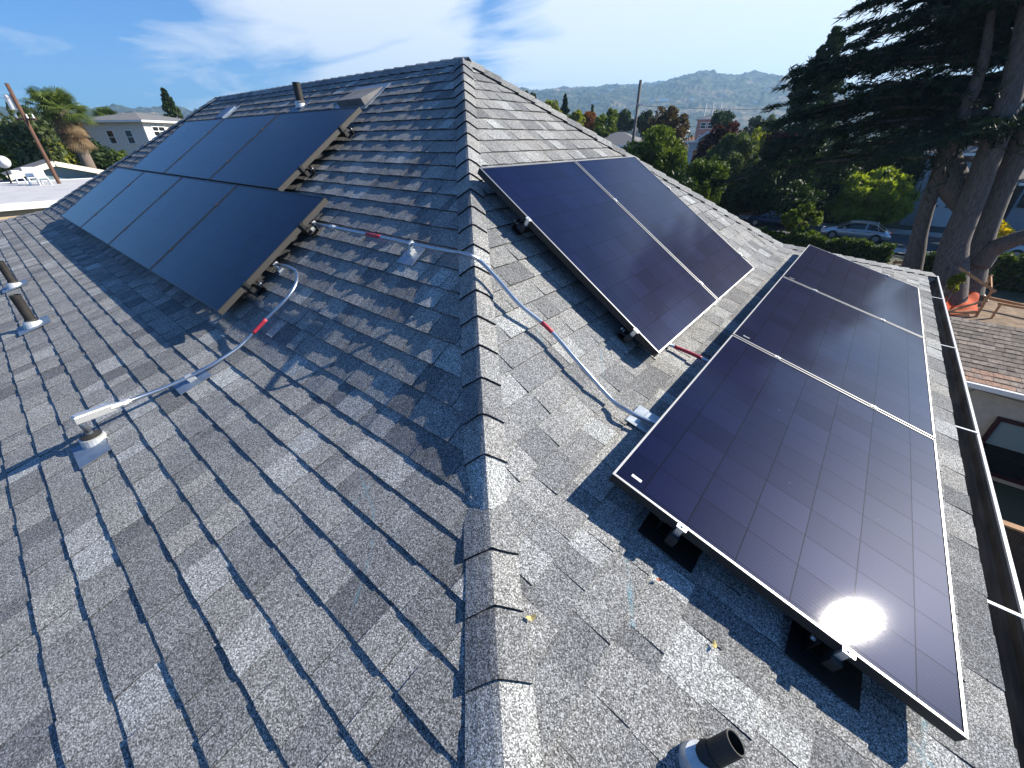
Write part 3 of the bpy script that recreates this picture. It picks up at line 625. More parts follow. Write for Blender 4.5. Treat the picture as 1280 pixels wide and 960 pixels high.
#@@PART2@@
# ------------------------------------------------------------------ ground, street, hills, haze
def sheet(name, pts, z, mt, kind='structure'):
    m = MB(); m.add([(x, y, z) for x, y in pts], (tuple(range(len(pts))),)); return setp(m.build(name, mt), kind=kind)
S_ = 4300
sheet('ground', ((-S_, -S_), (S_, -S_), (S_, S_), (-S_, S_)), GZ, M['ground'])
sheet('road', ((-200, 39.2), (200, 39.2), (200, 46.6), (-200, 46.6)), GZ+.01, M['asphalt'])
for (a, b) in ((37.2, 39.05), (46.75, 48.6)): sheet('pavement', ((-200, a), (200, a), (200, b), (-200, b)), GZ+.13, M['concrete'])
for yk in (39.12, 46.68): 
    m = MB(); m.box((0, yk, GZ+.065), (200, .075, .07)); setp(m.build('kerb', M['kerb']), kind='structure')
sheet('driveway', ((7.5, 48.65), (12.4, 48.65), (12.4, 52.3), (7.5, 52.3)), GZ+.14, M['asphalt'])

def fbm(x, y, s, o=5): return noise.fractal(Vector((x/s, y/s, 3.7)), 1.0, 2.0, o)
def hill_material():
    m = mat('wooded_hillside', (.05, .06, .03), .95, spec=.1); t = m.node_tree; b = t.nodes['Principled BSDF']; L = t.links
    geo = t.nodes.new('ShaderNodeNewGeometry')
    n = t.nodes.new('ShaderNodeTexNoise'); n.inputs['Scale'].default_value = .0038; n.inputs['Detail'].default_value = 7; n.inputs['Roughness'].default_value = .6; L.new(geo.outputs['Position'], n.inputs['Vector'])
    v = t.nodes.new('ShaderNodeTexNoise'); v.inputs['Scale'].default_value = .035; v.inputs['Detail'].default_value = 4; L.new(geo.outputs['Position'], v.inputs['Vector'])
    wood = ramp(t, v.outputs[0], ((.40, (.008, .014, .006)), (.60, (.060, .072, .034))))
    grass = ramp(t, v.outputs[0], ((.3, (.12, .09, .05)), (.7, (.24, .18, .11))))
    L.new(mixc(t, ramp(t, n.outputs[0], ((.54, 0.0), (.60, .85))), wood, grass), b.inputs['Base Color']); return m
# skyline heights read as elevation per compass direction
sk = [(-200, 118), (60, 136), (140, 130), (240, 140), (330, 128), (500, 118), (640, 112), (672, 110), (700, 107), (735, 105), (765, 103), (800, 99), (830, 97), (860, 95), (880, 91), (893, 95), (920, 98), (960, 97), (1000, 98), (1060, 104), (1150, 112), (1280, 128), (1500, 140)]
az_el = []
for u, v in sk:
    d = RT*((u-640)/F_PX)+DN*((v-480)/F_PX)+fwd; az_el.append((math.degrees(math.atan2(d.x, d.y)), math.degrees(math.atan2(d.z, math.hypot(d.x, d.y)))))
az_el.sort(); AZ = [a for a, e in az_el]; EL = [e for a, e in az_el]
na, nr = 1100, 150; vs = []; fs = []
for i in range(na+1):
    az = -118+i*(150/na); el = float(np.interp(az, AZ, EL)) if AZ[0] < az < AZ[-1] else 2.5
    for j in range(nr+1):
        r = 1250+j*(2700/nr); k = j/nr; x = CAM.x+r*math.sin(R(az)); y = CAM.y+r*math.cos(R(az))
        crest = .62
        top = .93*math.tan(R(el))*(1250+crest*2700)
        sh = math.sin(min(k/crest, 1)*math.pi/2)**1.35 if k < crest else 1-.45*((k-crest)/(1-crest))
        h = top*sh*(1+.16*fbm(x, y, 600)*(1 if k < crest-.1 else .3)) + 26*fbm(x, y, 160)*sh*(.2 if k > crest-.08 else 1)
        h += (9+12*max(0, fbm(x*1.7, y*1.7, 90, 3)))*abs(noise.noise(Vector((x/21, y/21, 1.1))))*min(1, sh*3)+10*noise.noise(Vector((x/45, y/45, 4)))*sh
        if j == 0: h = -12
        vs.append((x, y, GZ+h))
for i in range(na):
    for j in range(nr):
        a = i*(nr+1)+j; fs.append((a, a+nr+1, a+nr+2, a+1))
m = MB(); m.add(vs, fs); hills = setp(m.build('hills', hill_material(), smooth=False), kind='structure')
def hill_z(az, r):
    i = int(round((az+118)/(150/na))); j = int(round((r-1250)/(2700/nr))); return vs[i*(nr+1)+j][2]

hz = MB(); hz.box((0, 0, 205), (4400, 4400, 215)); hm = bpy.data.materials.new('haze_air'); hm.use_nodes = True; ht = hm.node_tree
ht.nodes.remove(ht.nodes['Principled BSDF']); pv = ht.nodes.new('ShaderNodeVolumePrincipled'); pv.inputs['Color'].default_value = (.42, .70, 1, 1); pv.inputs['Density'].default_value = HAZE
pv.inputs['Anisotropy'].default_value = .2
ht.links.new(pv.outputs[0], ht.nodes['Material Output'].inputs['Volume']); setp(hz.build('haze', hm), kind='stuff')

# ------------------------------------------------------------------ trees and plants
LM = dict(
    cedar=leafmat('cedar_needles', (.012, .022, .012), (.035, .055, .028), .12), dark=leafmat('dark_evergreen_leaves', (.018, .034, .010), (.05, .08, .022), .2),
    mid=leafmat('green_leaves', (.03, .055, .010), (.10, .14, .028), .3), bright=leafmat('bright_green_leaves', (.058, .090, .012), (.17, .215, .035), .35),
    lime=leafmat('lime_feathery_leaves', (.15, .19, .02), (.31, .35, .05), .45), olive=leafmat('olive_leaves', (.06, .085, .035), (.15, .18, .08), .3),
    bronze=leafmat('bronze_leaves', (.06, .045, .018), (.14, .085, .05), .3), maroon=leafmat('maroon_leaves', (.035, .010, .012), (.11, .035, .03), .25),
    orange=leafmat('autumn_orange_leaves', (.14, .06, .02), (.34, .13, .04), .35), yellow=leafmat('yellow_green_leaves', (.14, .16, .02), (.30, .30, .04), .4),
    gold=leafmat('golden_flowers', (.50, .34, .01), (.85, .62, .03), .4), palm=leafmat('palm_fronds', (.05, .09, .02), (.20, .25, .07), .3), dead=leafmat('dead_fronds', (.14, .09, .05), (.32, .23, .13), .2),
)
def leaves(C, size, asp=1.7, flat=.0, along=None, jit=.35):
    """C (n,3) centres -> (n,4,3) leaf quads"""
    n = len(C); a = rng.normal(size=(n, 3)); 
    if along is not None: a = along + jit*a
    a /= np.linalg.norm(a, axis=1, keepdims=True)+1e-9
    b = rng.normal(size=(n, 3)); b[:, 2] *= (1-flat); b -= a*(a*b).sum(1, keepdims=True); b /= np.linalg.norm(b, axis=1, keepdims=True)+1e-9
    s = (size*rng.uniform(.6, 1.3, (n, 1)))/2; a = a*s*asp; b = b*s
    return np.stack([C-a, C+b*.9-a*.1, C+a, C-b*.9-a*.1], 1)
def crown_pts(c, rad, n, clumps, cs=.34, shape='round', top=.0):
    c = np.array(c, float); rad = np.array(rad, float); cc = []
    while len(cc) < clumps:
        p = rng.uniform(-1, 1, 3)
        if shape == 'cone':
            w = .05+.95*(1-(p[2]+1)/2)**.9
            a_ = rng.uniform(0, 2*math.pi); q = w*rng.uniform(.3, 1); p[0] = q*math.cos(a_); p[1] = q*math.sin(a_)
        else:
            q = np.linalg.norm(p)
            if q > 1 or q < .45: continue
            if shape == 'dome' and p[2] < -.3: continue
        cc.append(p*(1 if shape == 'cone' else .85))
    cc = np.array(cc); idx = rng.integers(0, clumps, n); csz = rng.uniform(.6, 1.25, clumps)*cs
    d = rng.normal(size=(n, 3)); d /= np.linalg.norm(d, axis=1, keepdims=True); rr = rng.uniform(.25, 1, (n, 1))**.45
    P = cc[idx]+d*rr*csz[idx][:, None]
    if shape == 'cone': P = cc[idx]+d*rr*(csz[idx]*(1.2-.5*(cc[idx][:, 2]+1)))[:, None]*np.array([1, 1, .5])
    tone = np.clip(.5+.28*(rng.random(clumps)[idx]-.5)*2+.25*rng.normal(size=n), 0, 1)
    return c+P*rad, tone
def tree(name, base, h, rad, mt, label, cat='tree', n=5000, size=.22, clumps=40, cs=.34, shape='round', trunk_r=.18, trunk_h=None, bark='bark2', group=None, asp=1.7, limbs=4):
    base = Vector(base); t = thing(name, base, label, cat, group)
    rx, rz = rad; cz = base.z+h-rz; P, tone = crown_pts((base.x, base.y, cz), (rx, rx, rz), n, clumps, cs, shape)
    P[:, 2] = np.maximum(P[:, 2], base.z+.02)
    quads_mesh('crown', leaves(P, size, asp), tone, LM[mt], t)
    m = MB(); th = cz-base.z; w = Vector((random.uniform(-.3, .3), random.uniform(-.3, .3), 0))
    m.tube([base-Z*.05, base+Z*th*.35+w*.3, base+Z*th*.8+w, base+Z*(th+rz*.5)+w], [trunk_r*1.25, trunk_r, trunk_r*.7, trunk_r*.2], 8); m.build('trunk', M[bark], t, smooth=True)
    for k in range(limbs):
        a = 2*math.pi*(k+random.random()*.6)/max(1, limbs); z0 = th*random.uniform(.45, .8); e = Vector((math.cos(a)*rx*.65, math.sin(a)*rx*.65, th+rz*random.uniform(-.1, .5)))
        m = MB(); s = base+Z*z0+w*.7; m.tube([s, s.lerp(base+e, .5)+Z*.2, base+e], [trunk_r*.5, trunk_r*.3, trunk_r*.1], 6); m.build('limb', M[bark], t, smooth=True)
    return t
def tree_at(u, vtop, D, wpx, mt, label, name='broadleaf_tree', rzf=None, **kw):
    tp = sight(u, vtop, D=D); dep = (tp-CAM).dot(fwd); rx = wpx/2*dep/F_PX; h = tp.z-GZ
    rz = rzf if rzf else min(h*.45, rx*1.05); 
    return tree(name, (tp.x, tp.y, GZ), h, (rx, rz), mt, label, **kw)
A = tree_at
# beyond the far hip, left to right
A(659, 111, 85, 24, 'dark', 'round dark tree just above the far hip, nearest the roof peak', n=2500, size=.3, clumps=24)
A(686, 124, 92, 34, 'yellow', 'yellow green tree behind the far hip, left of the dark conifer', n=2600, size=.35, clumps=26)
A(707, 119, 96, 30, 'dark', 'thin dark conifer between yellow green and orange trees', 'conifer', 4.5, shape='cone', n=2600, size=.35, clumps=60)
A(722, 135, 88, 26, 'yellow', 'yellow green round tree left of the orange tree', n=2400, size=.32, clumps=24)
A(739, 137, 92, 24, 'orange', 'orange red autumn tree behind the far hip', n=2400, size=.32, clumps=24)
A(741, 131, 130, 9, 'dark', 'small dark pointed conifer above the orange tree', 'conifer', 4, shape='cone', n=900, size=.45, clumps=30)
A(759, 142, 80, 30, 'bright', 'bright green round tree left of the utility pole', n=3000, size=.3, clumps=28)
A(765, 135, 95, 16, 'bright', 'tall light green tree behind the bright round one', n=1600, size=.32, clumps=18)
A(748, 158, 70, 34, 'mid', 'low green tree above the far hip below the orange tree', n=2500, size=.28, clumps=26)
A(781, 136, 120, 26, 'dark', 'dark pine left of the utility pole, far off', n=2400, size=.4, clumps=26)
A(808, 137, 120, 24, 'dark', 'dark pine right of the utility pole, far off', n=2400, size=.4, clumps=26)
A(840, 131, 74, 62, 'bronze', 'wide bronze tree above the big bright green tree', n=8000, size=.26, clumps=60, cs=.28)
A(825, 157, 47, 92, 'bright', 'big bright green broadleaf tree beside the utility pole', n=15000, size=.24, clumps=90, cs=.24, rzf=3.6, asp=1.4)
A(906, 136, 115, 28, 'dark', 'dark umbrella shaped pine behind the pink building', shape='dome', n=2400, size=.4, clumps=30)
A(912, 152, 66, 46, 'maroon', 'maroon leaved tree right of the pink building', n=6000, size=.24, clumps=50)
A(888, 176, 57, 34, 'maroon', 'low maroon tree in front of the white gabled house', n=4000, size=.22, clumps=36)
A(922, 163, 50, 72, 'olive', 'grey green willow like tree in the middle of the yard', n=15000, size=.17, clumps=110, cs=.22, asp=3.2, rzf=3.3)
A(948, 142, 150, 26, 'dark', 'far green tree right of the umbrella pine', n=1500, size=.5, clumps=20)
A(968, 144, 140, 26, 'olive', 'far pale green tree before the hill, right of the umbrella pine', n=1500, size=.5, clumps=20)
A(958, 158, 75, 44, 'yellow', 'yellow green tree behind the willow like tree', n=3500, size=.26, clumps=36)
A(984, 162, 62, 42, 'maroon', 'dark maroon tree under the spruce', n=5000, size=.24, clumps=40)
A(886, 192, 44, 60, 'mid', 'green bushy tree over the dark fence, left', n=8000, size=.2, clumps=60)
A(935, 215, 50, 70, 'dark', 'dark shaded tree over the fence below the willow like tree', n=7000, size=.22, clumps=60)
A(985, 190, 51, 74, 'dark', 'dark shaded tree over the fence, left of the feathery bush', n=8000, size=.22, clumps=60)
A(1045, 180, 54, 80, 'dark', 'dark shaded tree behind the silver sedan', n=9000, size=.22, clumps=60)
A(1000, 225, 48.6, 70, 'dark', 'dark shrubbery along the fence behind the blue car', 'shrub', cat='shrub', n=5000, size=.2, clumps=50)
A(880, 226, 38, 32, 'bright', 'small lit shrub just above the far hip edge', 'shrub', cat='shrub', n=2200, size=.16, clumps=24, rzf=1.6)
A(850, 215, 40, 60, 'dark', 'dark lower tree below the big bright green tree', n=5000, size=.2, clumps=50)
A(1106, 205, 53, 96, 'lime', 'tall feathery lime green bamboo bush behind the silver sedan', 'bamboo_bush', cat='bush', n=22000, size=.17, clumps=120, cs=.2, asp=4, rzf=3.0, limbs=0)
A(1012, 254, 38.2, 50, 'bright', 'small sunlit tree rising from the hedge left of the silver sedan', 'small_tree', n=2600, size=.2, clumps=34, cs=.2, rzf=1.3, trunk_r=.05)
A(1243, 276, 46, 52, 'gold', 'golden yellow flowering shrub in front of the grey house', 'flowering_shrub', cat='shrub', n=2600, size=.2, clumps=30, rzf=1.1, limbs=0)
A(1203, 341, 27.5, 15, 'yellow', 'olive bush inside the lumber guard frame', 'shrub', cat='shrub', n=900, size=.10, clumps=20, rzf=.45, limbs=0, trunk_r=.04)
A(1048, 33, 66, 150, 'dark', 'tall pointed spruce behind the cedar, dark against the sky', 'spruce_tree', 8.5, shape='cone', n=26000, size=.26, clumps=420, cs=.16, trunk_r=.35, limbs=0)
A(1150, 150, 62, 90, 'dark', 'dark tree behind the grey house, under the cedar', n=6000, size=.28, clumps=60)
tree('unseen_shade_tree', (17.5, 56, GZ), 13.6, (5.5, 3.0), 'dark', 'large dark tree beyond the grey house wing, added out of view to shade the street', 'tree', 7000, .3, 60)  # unseen tree, added so that its crown shades the street
A(1260, 120, 70, 110, 'dark', 'dark tree far right behind the cedar stems', n=6000, size=.3, clumps=60)
# left of the house
A(10, 128, 62, 60, 'olive', 'tall olive green tree at the far left behind the wooden pole', n=9000, size=.3, clumps=70, rzf=5)
A(38, 118, 70, 46, 'olive', 'olive green tree between wooden pole and palm', n=7000, size=.3, clumps=60, rzf=5)
A(22, 160, 64, 84, 'yellow', 'yellow green bushy tree behind the white roofed building', n=9000, size=.24, clumps=70)
A(105, 172, 64, 62, 'dark', 'dark leafy tree between palm and beige house', n=8000, size=.26, clumps=60, rzf=3.2)
A(143, 185, 64, 28, 'bright', 'small bright green tree below the orange tile roof', n=2600, size=.2, clumps=30, rzf=1.6)
A(95, 148, 120, 60, 'mid', 'green tree far behind the large palm', n=4000, size=.4, clumps=40)
A(204, 111, 110, 34, 'dark', 'dark pointed conifer behind the beige house', 'conifer', 4.6, shape='cone', n=5000, size=.35, clumps=120)
def palm(u, vtop, D, cr, label, trunk_r, n=70, skirt=True):
    tp = sight(u, vtop, D=D); c = tp-Z*cr*.75; b = Vector((c.x, c.y, GZ)); t = thing('palm_tree', b, label, 'palm tree', None)
    m = MB(); m.tube([b, b.lerp(c, .5), c], [trunk_r*1.3, trunk_r, trunk_r*.9], 10); m.build('trunk', M['palmbark'], t, smooth=True)
    for (nm, num, mt, e0, e1, ln) in (('crown', n, 'palm', -.25, 1.35, cr), ('dead_frond_skirt', n if skirt else 0, 'dead', -1.45, -.5, cr*.75)):
        Q = []; T = []
        for k in range(num):
            a = rng.uniform(0, 2*math.pi); e = rng.uniform(e0, e1); d = np.array([math.cos(a)*math.cos(e), math.sin(a)*math.cos(e), math.sin(e)]); side = np.array([-math.sin(a), math.cos(a), 0]); tn = rng.random()
            L_ = ln*rng.uniform(.75, 1.1); st = np.array(c)-np.array([0, 0, rng.uniform(0, cr*(.9 if nm != 'crown' else .2))])
            hub = st+d*L_*.5-np.array([0, 0, .05*L_])
            up = np.cross(side, d)
            Q.append(np.array([st-side*.03, hub-side*.03, hub+side*.03, st+side*.03])); T.append(tn)
            for j in range(16):          # fan blades
                th = (j-7.5)/7.5*1.35; dd = d*math.cos(th)+side*math.sin(th)
                dr = np.array([0, 0, -L_*.12*(1+abs(th))]); tip = hub+dd*L_*.55+dr; w_ = np.cross(dd, up); w_ = w_/np.linalg.norm(w_)*.036*cr/2
                mid = hub+dd*L_*.3; Q.append(np.array([hub, mid-w_, tip, mid+w_])); T.append(np.clip(tn+rng.normal()*.15, 0, 1))
        if Q: quads_mesh(nm, np.array(Q), T, LM[mt], t)
palm(64, 109, 58, 2.1, 'large fan palm with a brown skirt of dead fronds, left of the beige house', .45, 90)
palm(44, 106, 75, 2.2, 'fan palm partly behind the large one, beside the wooden pole', .3, 50)
palm(126, 131, 95, 2.2, 'small distant palm just left of the beige house roof', .3, 60, False)

# the great cedar: leaning stems, long boughs, flat drooping sprays
cb = Vector((7.6, 28.5, GZ)); t = thing('cedar_tree', cb, 'huge dark cedar with several leaning trunks and long drooping boughs', 'tree')
def ct(*a): return [tuple(sight(u, v, D=d)) for u, v, d in a]
stems = [([tuple(sight(1142, 345, D=30))[:2]+(GZ-.1,)]+ct((1143, 322, 30), (1150, 290, 30), (1163, 245, 29.8), (1182, 195, 29.6), (1205, 140, 29.4), (1228, 80, 29.2), (1240, 10, 29)), [.55, .40, .32, .29, .27, .25, .2, .12]),
         ([tuple(sight(1186, 372, D=29))[:2]+(GZ-.1,)]+ct((1187, 345, 29), (1193, 305, 29), (1213, 255, 29), (1236, 195, 29), (1260, 130, 29), (1276, 60, 29), (1290, -30, 29)), [.85, .66, .52, .46, .43, .39, .33, .2]),
         ([tuple(sight(1212, 360, D=30.5))[:2]+(GZ-.1,)]+ct((1213, 335, 30.5), (1228, 290, 30.5), (1250, 235, 30.5), (1278, 175, 30.5), (1305, 110, 30.5), (1320, 30, 30.5)), [.8, .62, .50, .46, .43, .38, .28]),
         (ct((1222, 330, 30.3), (1240, 312, 30.2), (1268, 300, 30), (1310, 285, 29.8), (1360, 250, 29.5)), [.5, .38, .32, .28, .2]),
         (ct((1208, 262, 29.6), (1196, 238, 29.8), (1186, 215, 30), (1186, 190, 30.2), (1202, 160, 30.4), (1225, 120, 30.4)), [.4, .58, .60, .45, .34, .28])]
for P, r_ in stems:
    P2 = smooth_path(P, 6); rr_ = np.interp(np.linspace(0, len(r_)-1, len(P2)), range(len(r_)), r_).tolist(); m = MB(); m.tube(P2, rr_, 14); m.build('trunk', M['bark'], t, smooth=True)
Q = []; T = []; lm = MB()
def bough(st, direc, L_, rad, ndens=1.0):
    d = np.array(direc, float); d /= np.linalg.norm(d); p = np.array(st, float); pts = [p.copy()]; nst = 9; dd = d.copy()
    for k in range(nst):
        dd = dd+np.array([0, 0, -.035-.03*k/nst]); dd /= np.linalg.norm(dd); p = p+dd*L_/nst; pts.append(p.copy())
    lm.tube([Vector(q) for q in pts], [rad*(1-.9*i/nst)+.012 for i in range(nst+1)], 5, cap=False)
    side = np.cross(d, [0, 0, 1]); side /= np.linalg.norm(side)
    for k in range(2, nst+1):
        nb = int(6*ndens)
        for j in range(nb):
            f = rng.random(); b0 = pts[k-1]*(1-f)+pts[k]*f; sgn = rng.choice((-1, 1)); fr = (k-1+f)/nst
            bl = L_*.36*(1.15-fr*.75)*rng.uniform(.5, 1); bd = d*rng.uniform(.4, .9)+side*sgn*rng.uniform(.5, 1)+np.array([0, 0, rng.uniform(-.35, .12)]); bd /= np.linalg.norm(bd)
            m_ = int(30*ndens); u_ = rng.random((m_, 1))**.8; tn = rng.random()
            C = b0+bd*bl*u_+np.array([0, 0, -.22])*bl*u_**2 + rng.normal(size=(m_, 3))*np.array([.10, .10, .05])
            al = bd+np.array([0, 0, -.35])
            Q.append(leaves(C, .066, 8.0, along=np.repeat(al[None], m_, 0), jit=.4)); T.append(np.clip(tn+.25*rng.normal(size=m_), 0, 1))
for k in range(96):
    zz_ = rng.uniform(-.6, 13); a = rng.uniform(math.pi*.62, math.pi*1.5) if k % 4 else rng.uniform(0, 2*math.pi)
    L_ = (8.2-.42*max(0, zz_-1))*rng.uniform(.6, 1.05); L_ = max(L_, 2.0)
    if zz_ < .5: L_ *= .85
    bough((7.3+rng.uniform(-.5, 1.4), 28+rng.uniform(-.5, .8), zz_), (math.cos(a), math.sin(a), rng.uniform(-.02, .34)), L_, .09)
for (u, v, up_) in ((905, 225, -.05), (950, 200, .0), (965, 180, .02), (985, 125, .1), (975, 150, .05), (1000, 140, .1), (1000, 100, .15), (990, 90, .16), (1010, 78, .2), (1075, 50, .25), (1078, 30, .3), (1085, 5, .35), (1110, -20, .4), (1000, 172, .0)):
    e = sight(u, v, D=27.5); st = Vector((7.2, 28, max(-2.2, min(11, e.z+rng.uniform(-.3, 1.2))))); dv = e-st
    bough(st, (dv.x, dv.y, dv.z+.2*dv.length), dv.length*1.02, .10)
lm.build('boughs', M['bark'], t); quads_mesh('crown', np.concatenate(Q), np.concatenate(T), LM['cedar'], t)

# hedges
def hedge(x0, x1, y, h, w, label, mt='mid', seed=0):
    t = thing('hedge', ((x0+x1)/2, y, GZ), label, 'hedge'); L_ = x1-x0; n = int(L_*(h+w)*420)
    P = np.stack([rng.uniform(x0, x1, n), np.zeros(n), np.zeros(n)], 1); f = rng.random(n); bump = .10*np.sin(P[:, 0]*2.3+seed)+.07*np.sin(P[:, 0]*5.1)+.05*np.sin(P[:, 0]*11.7)
    top = f < .45; ft = f > .8
    P[:, 1] = np.where(top, y+rng.uniform(-w/2, w/2, n), np.where(ft, y+w/2, y-w/2)+rng.normal(size=n)*.05)
    P[:, 2] = GZ+np.where(top, h+bump+rng.normal(size=n)*.06, rng.uniform(0, h, n)+bump*.5)
    quads_mesh('foliage', leaves(P, .13, 1.5), np.clip(rng.normal(.5, .3, n), 0, 1), LM[mt], t)
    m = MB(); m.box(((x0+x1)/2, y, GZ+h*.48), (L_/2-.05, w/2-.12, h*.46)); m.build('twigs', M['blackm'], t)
hedge(-13, 5.6, 33.0, 1.25, 1.1, 'long clipped hedge between our yard and the silver sedan')
hedge(6.5, 8.4, 33.4, 1.0, 1.0, 'short piece of hedge between the cedar trunks')
hedge(9.9, 21, 31.2, 1.7, 1.3, 'clipped hedge right of the cedar, in front of the pale blue van')

# ------------------------------------------------------------------ fences, poles
def board_fence(A_, B_, h, label, mt='fence', cap=True, z0=GZ):
    A_, B_ = Vector((*A_, z0)), Vector((*B_, z0)); d = (B_-A_); L_ = d.length; d.normalize(); t = thing('board_fence', A_.lerp(B_, .5), label, 'fence')
    m = MB(); n = int(L_/.145); pn = d.cross(Z)
    for k in range(n):
        c = A_+d*(k+.5)*.145; m.bar(c+pn*(.008*(k % 2)), c+pn*(.008*(k % 2))+Z*(h+random.uniform(-.01, .01)), .138, .018, pn)
    m.build('boards', M[mt], t)
    for k in range(int(L_/2.4)+1):
        m = MB(); c = A_+d*min(k*2.4, L_)-pn*.06; m.bar(c, c+Z*(h+.05), .09, .09, pn); m.build('post', M[mt], t)
    if cap: m = MB(); m.bar(A_+Z*(h+.03), B_+Z*(h+.03), .13, .035); m.build('cap_board', M['fencetop'], t)
board_fence((-30, 49.6), (4.6, 49.6), 2.0, 'dark board fence along the far side of the street', cap=False)
fz = sight(1224, 643, z=-6.25)
board_fence((5.9, 5.15), (12, 5.15), 1.75, 'dark wooden fence with a cedar cap between the two houses')

def pole(p, top, r, mt, label, arms=()):
    t = thing('utility_pole', p, label, 'utility pole'); m = MB(); m.tube((p, top), (r*1.2, r), 10); m.build('pole', M[mt], t, smooth=True)
    return t
pt = sight(8, 104, D=45); pb = Vector((pt.x, pt.y, GZ)); t = pole(pb, pt, .10, 'polewood', 'reddish brown utility pole with a grey transformer at the far left')
q = sight(17, 128, D=45); m = MB(); c = Vector((pt.x, pt.y, q.z))+RT*-.34; m.tube((c-Z*.40, c-Z*.36, c+Z*.36, c+Z*.42), (.15, .21, .21, .15), 14); m.build('transformer', M['gut_w'], t)
m = MB(); c = Vector((pt.x, pt.y, q.z-.9)); m.bar(c-RT*.6, c+RT*.7, .09, .11); m.build('crossarm', M['polewood'], t)
for k in (-.5, .2, .6): m = MB(); m.tube((c+RT*k+Z*.05, c+RT*k+Z*.28), (.05, .03), 8); m.build('insulator', M['white'], t)
pt2 = sight(801, 100, D=58); t = pole(Vector((pt2.x, pt2.y, GZ)), pt2, .16, 'polegrey', 'slim grey utility pole rising above the far hip before the hills')
c = Vector((pt2.x, pt2.y, sight(797, 131, D=58).z)); m = MB(); m.bar(c-RT*.3+fwd*-.1, c+RT*.6+fwd*-.1, .1, .14); m.build('crossarm', M['white'], t)
m = MB(); m.tube((c-RT*.15-Z*1.2, c-RT*.15-Z*.6), .12, 8); m.build('fitting', M['gut_w'], t)
def wire(A_, B_, sag, label, r=.018):
    A_, B_ = Vector(A_), Vector(B_); P = [A_.lerp(B_, k/14)-Z*sag*4*(k/14)*(1-k/14) for k in range(15)]; m = MB(); m.tube(P, r, 5); return setp(m.build('overhead_cable', M['wire']), label, 'cable', 'overhead cables')
wire(sight(797, 132, D=58), sight(1290, 112, D=75), .9, 'thin cable from the grey pole to the right, before the hills')
wire(sight(797, 150, D=58), sight(1100, 165, D=66), .5, 'lower thin cable from the grey pole past the pink building')
wire(sight(795, 184, D=58), sight(1060, 186, D=52), .4, 'lowest cable from the grey pole across the yard trees', .015)
pz = sight(1234, 362, D=25.5); wire(sight(1232, 362, D=26), sight(1300, 333, D=27), .05, 'pale guy cable right of the lumber guard frame', .012)
wire(sight(12, 122, D=45), sight(-60, 90, D=30), .3, 'cable leaving the brown pole to the left edge', .012)

# ------------------------------------------------------------------ buildings
def window(parent, c, ax, n, w_, h_, fm='white', gm='darkglass', mull=(1, 1), blind=0, fw=.06):
    c, ax, n = Vector(c), Vector(ax).normalized(), Vector(n).normalized(); mt = Matrix((ax, n, Z)).transposed()
    m = MB()
    for s in (-1, 1):
        m.box(c+ax*s*(w_/2)+n*.03, (fw/2, .04, h_/2+fw/2), mt); m.box(c+Z*s*(h_/2)+n*.03, (w_/2-fw/2, .04, fw/2), mt)
    for k in range(1, mull[0]): m.box(c+ax*(-w_/2+w_*k/mull[0])+n*.022, (fw*.35, .025, h_/2-fw/2), mt)
    for k in range(1, mull[1]): m.box(c+Z*(-h_/2+h_*k/mull[1])+n*.024, (w_/2-fw/2, .024, fw*.3), mt)
    f = m.build('window', M[fm], parent); WO[f.name] = WO[parent.name]
    m = MB(); m.box(c+n*.008, (w_/2-.01, .006, h_/2-.01), mt); m.build('pane', M[gm], f)
    if blind: m = MB(); m.box(c+n*.016+Z*h_*(1-blind)/2, (w_/2-fw/2-.01, .003, h_*blind/2), mt); m.build('blind', M['blind'], f)
    return f
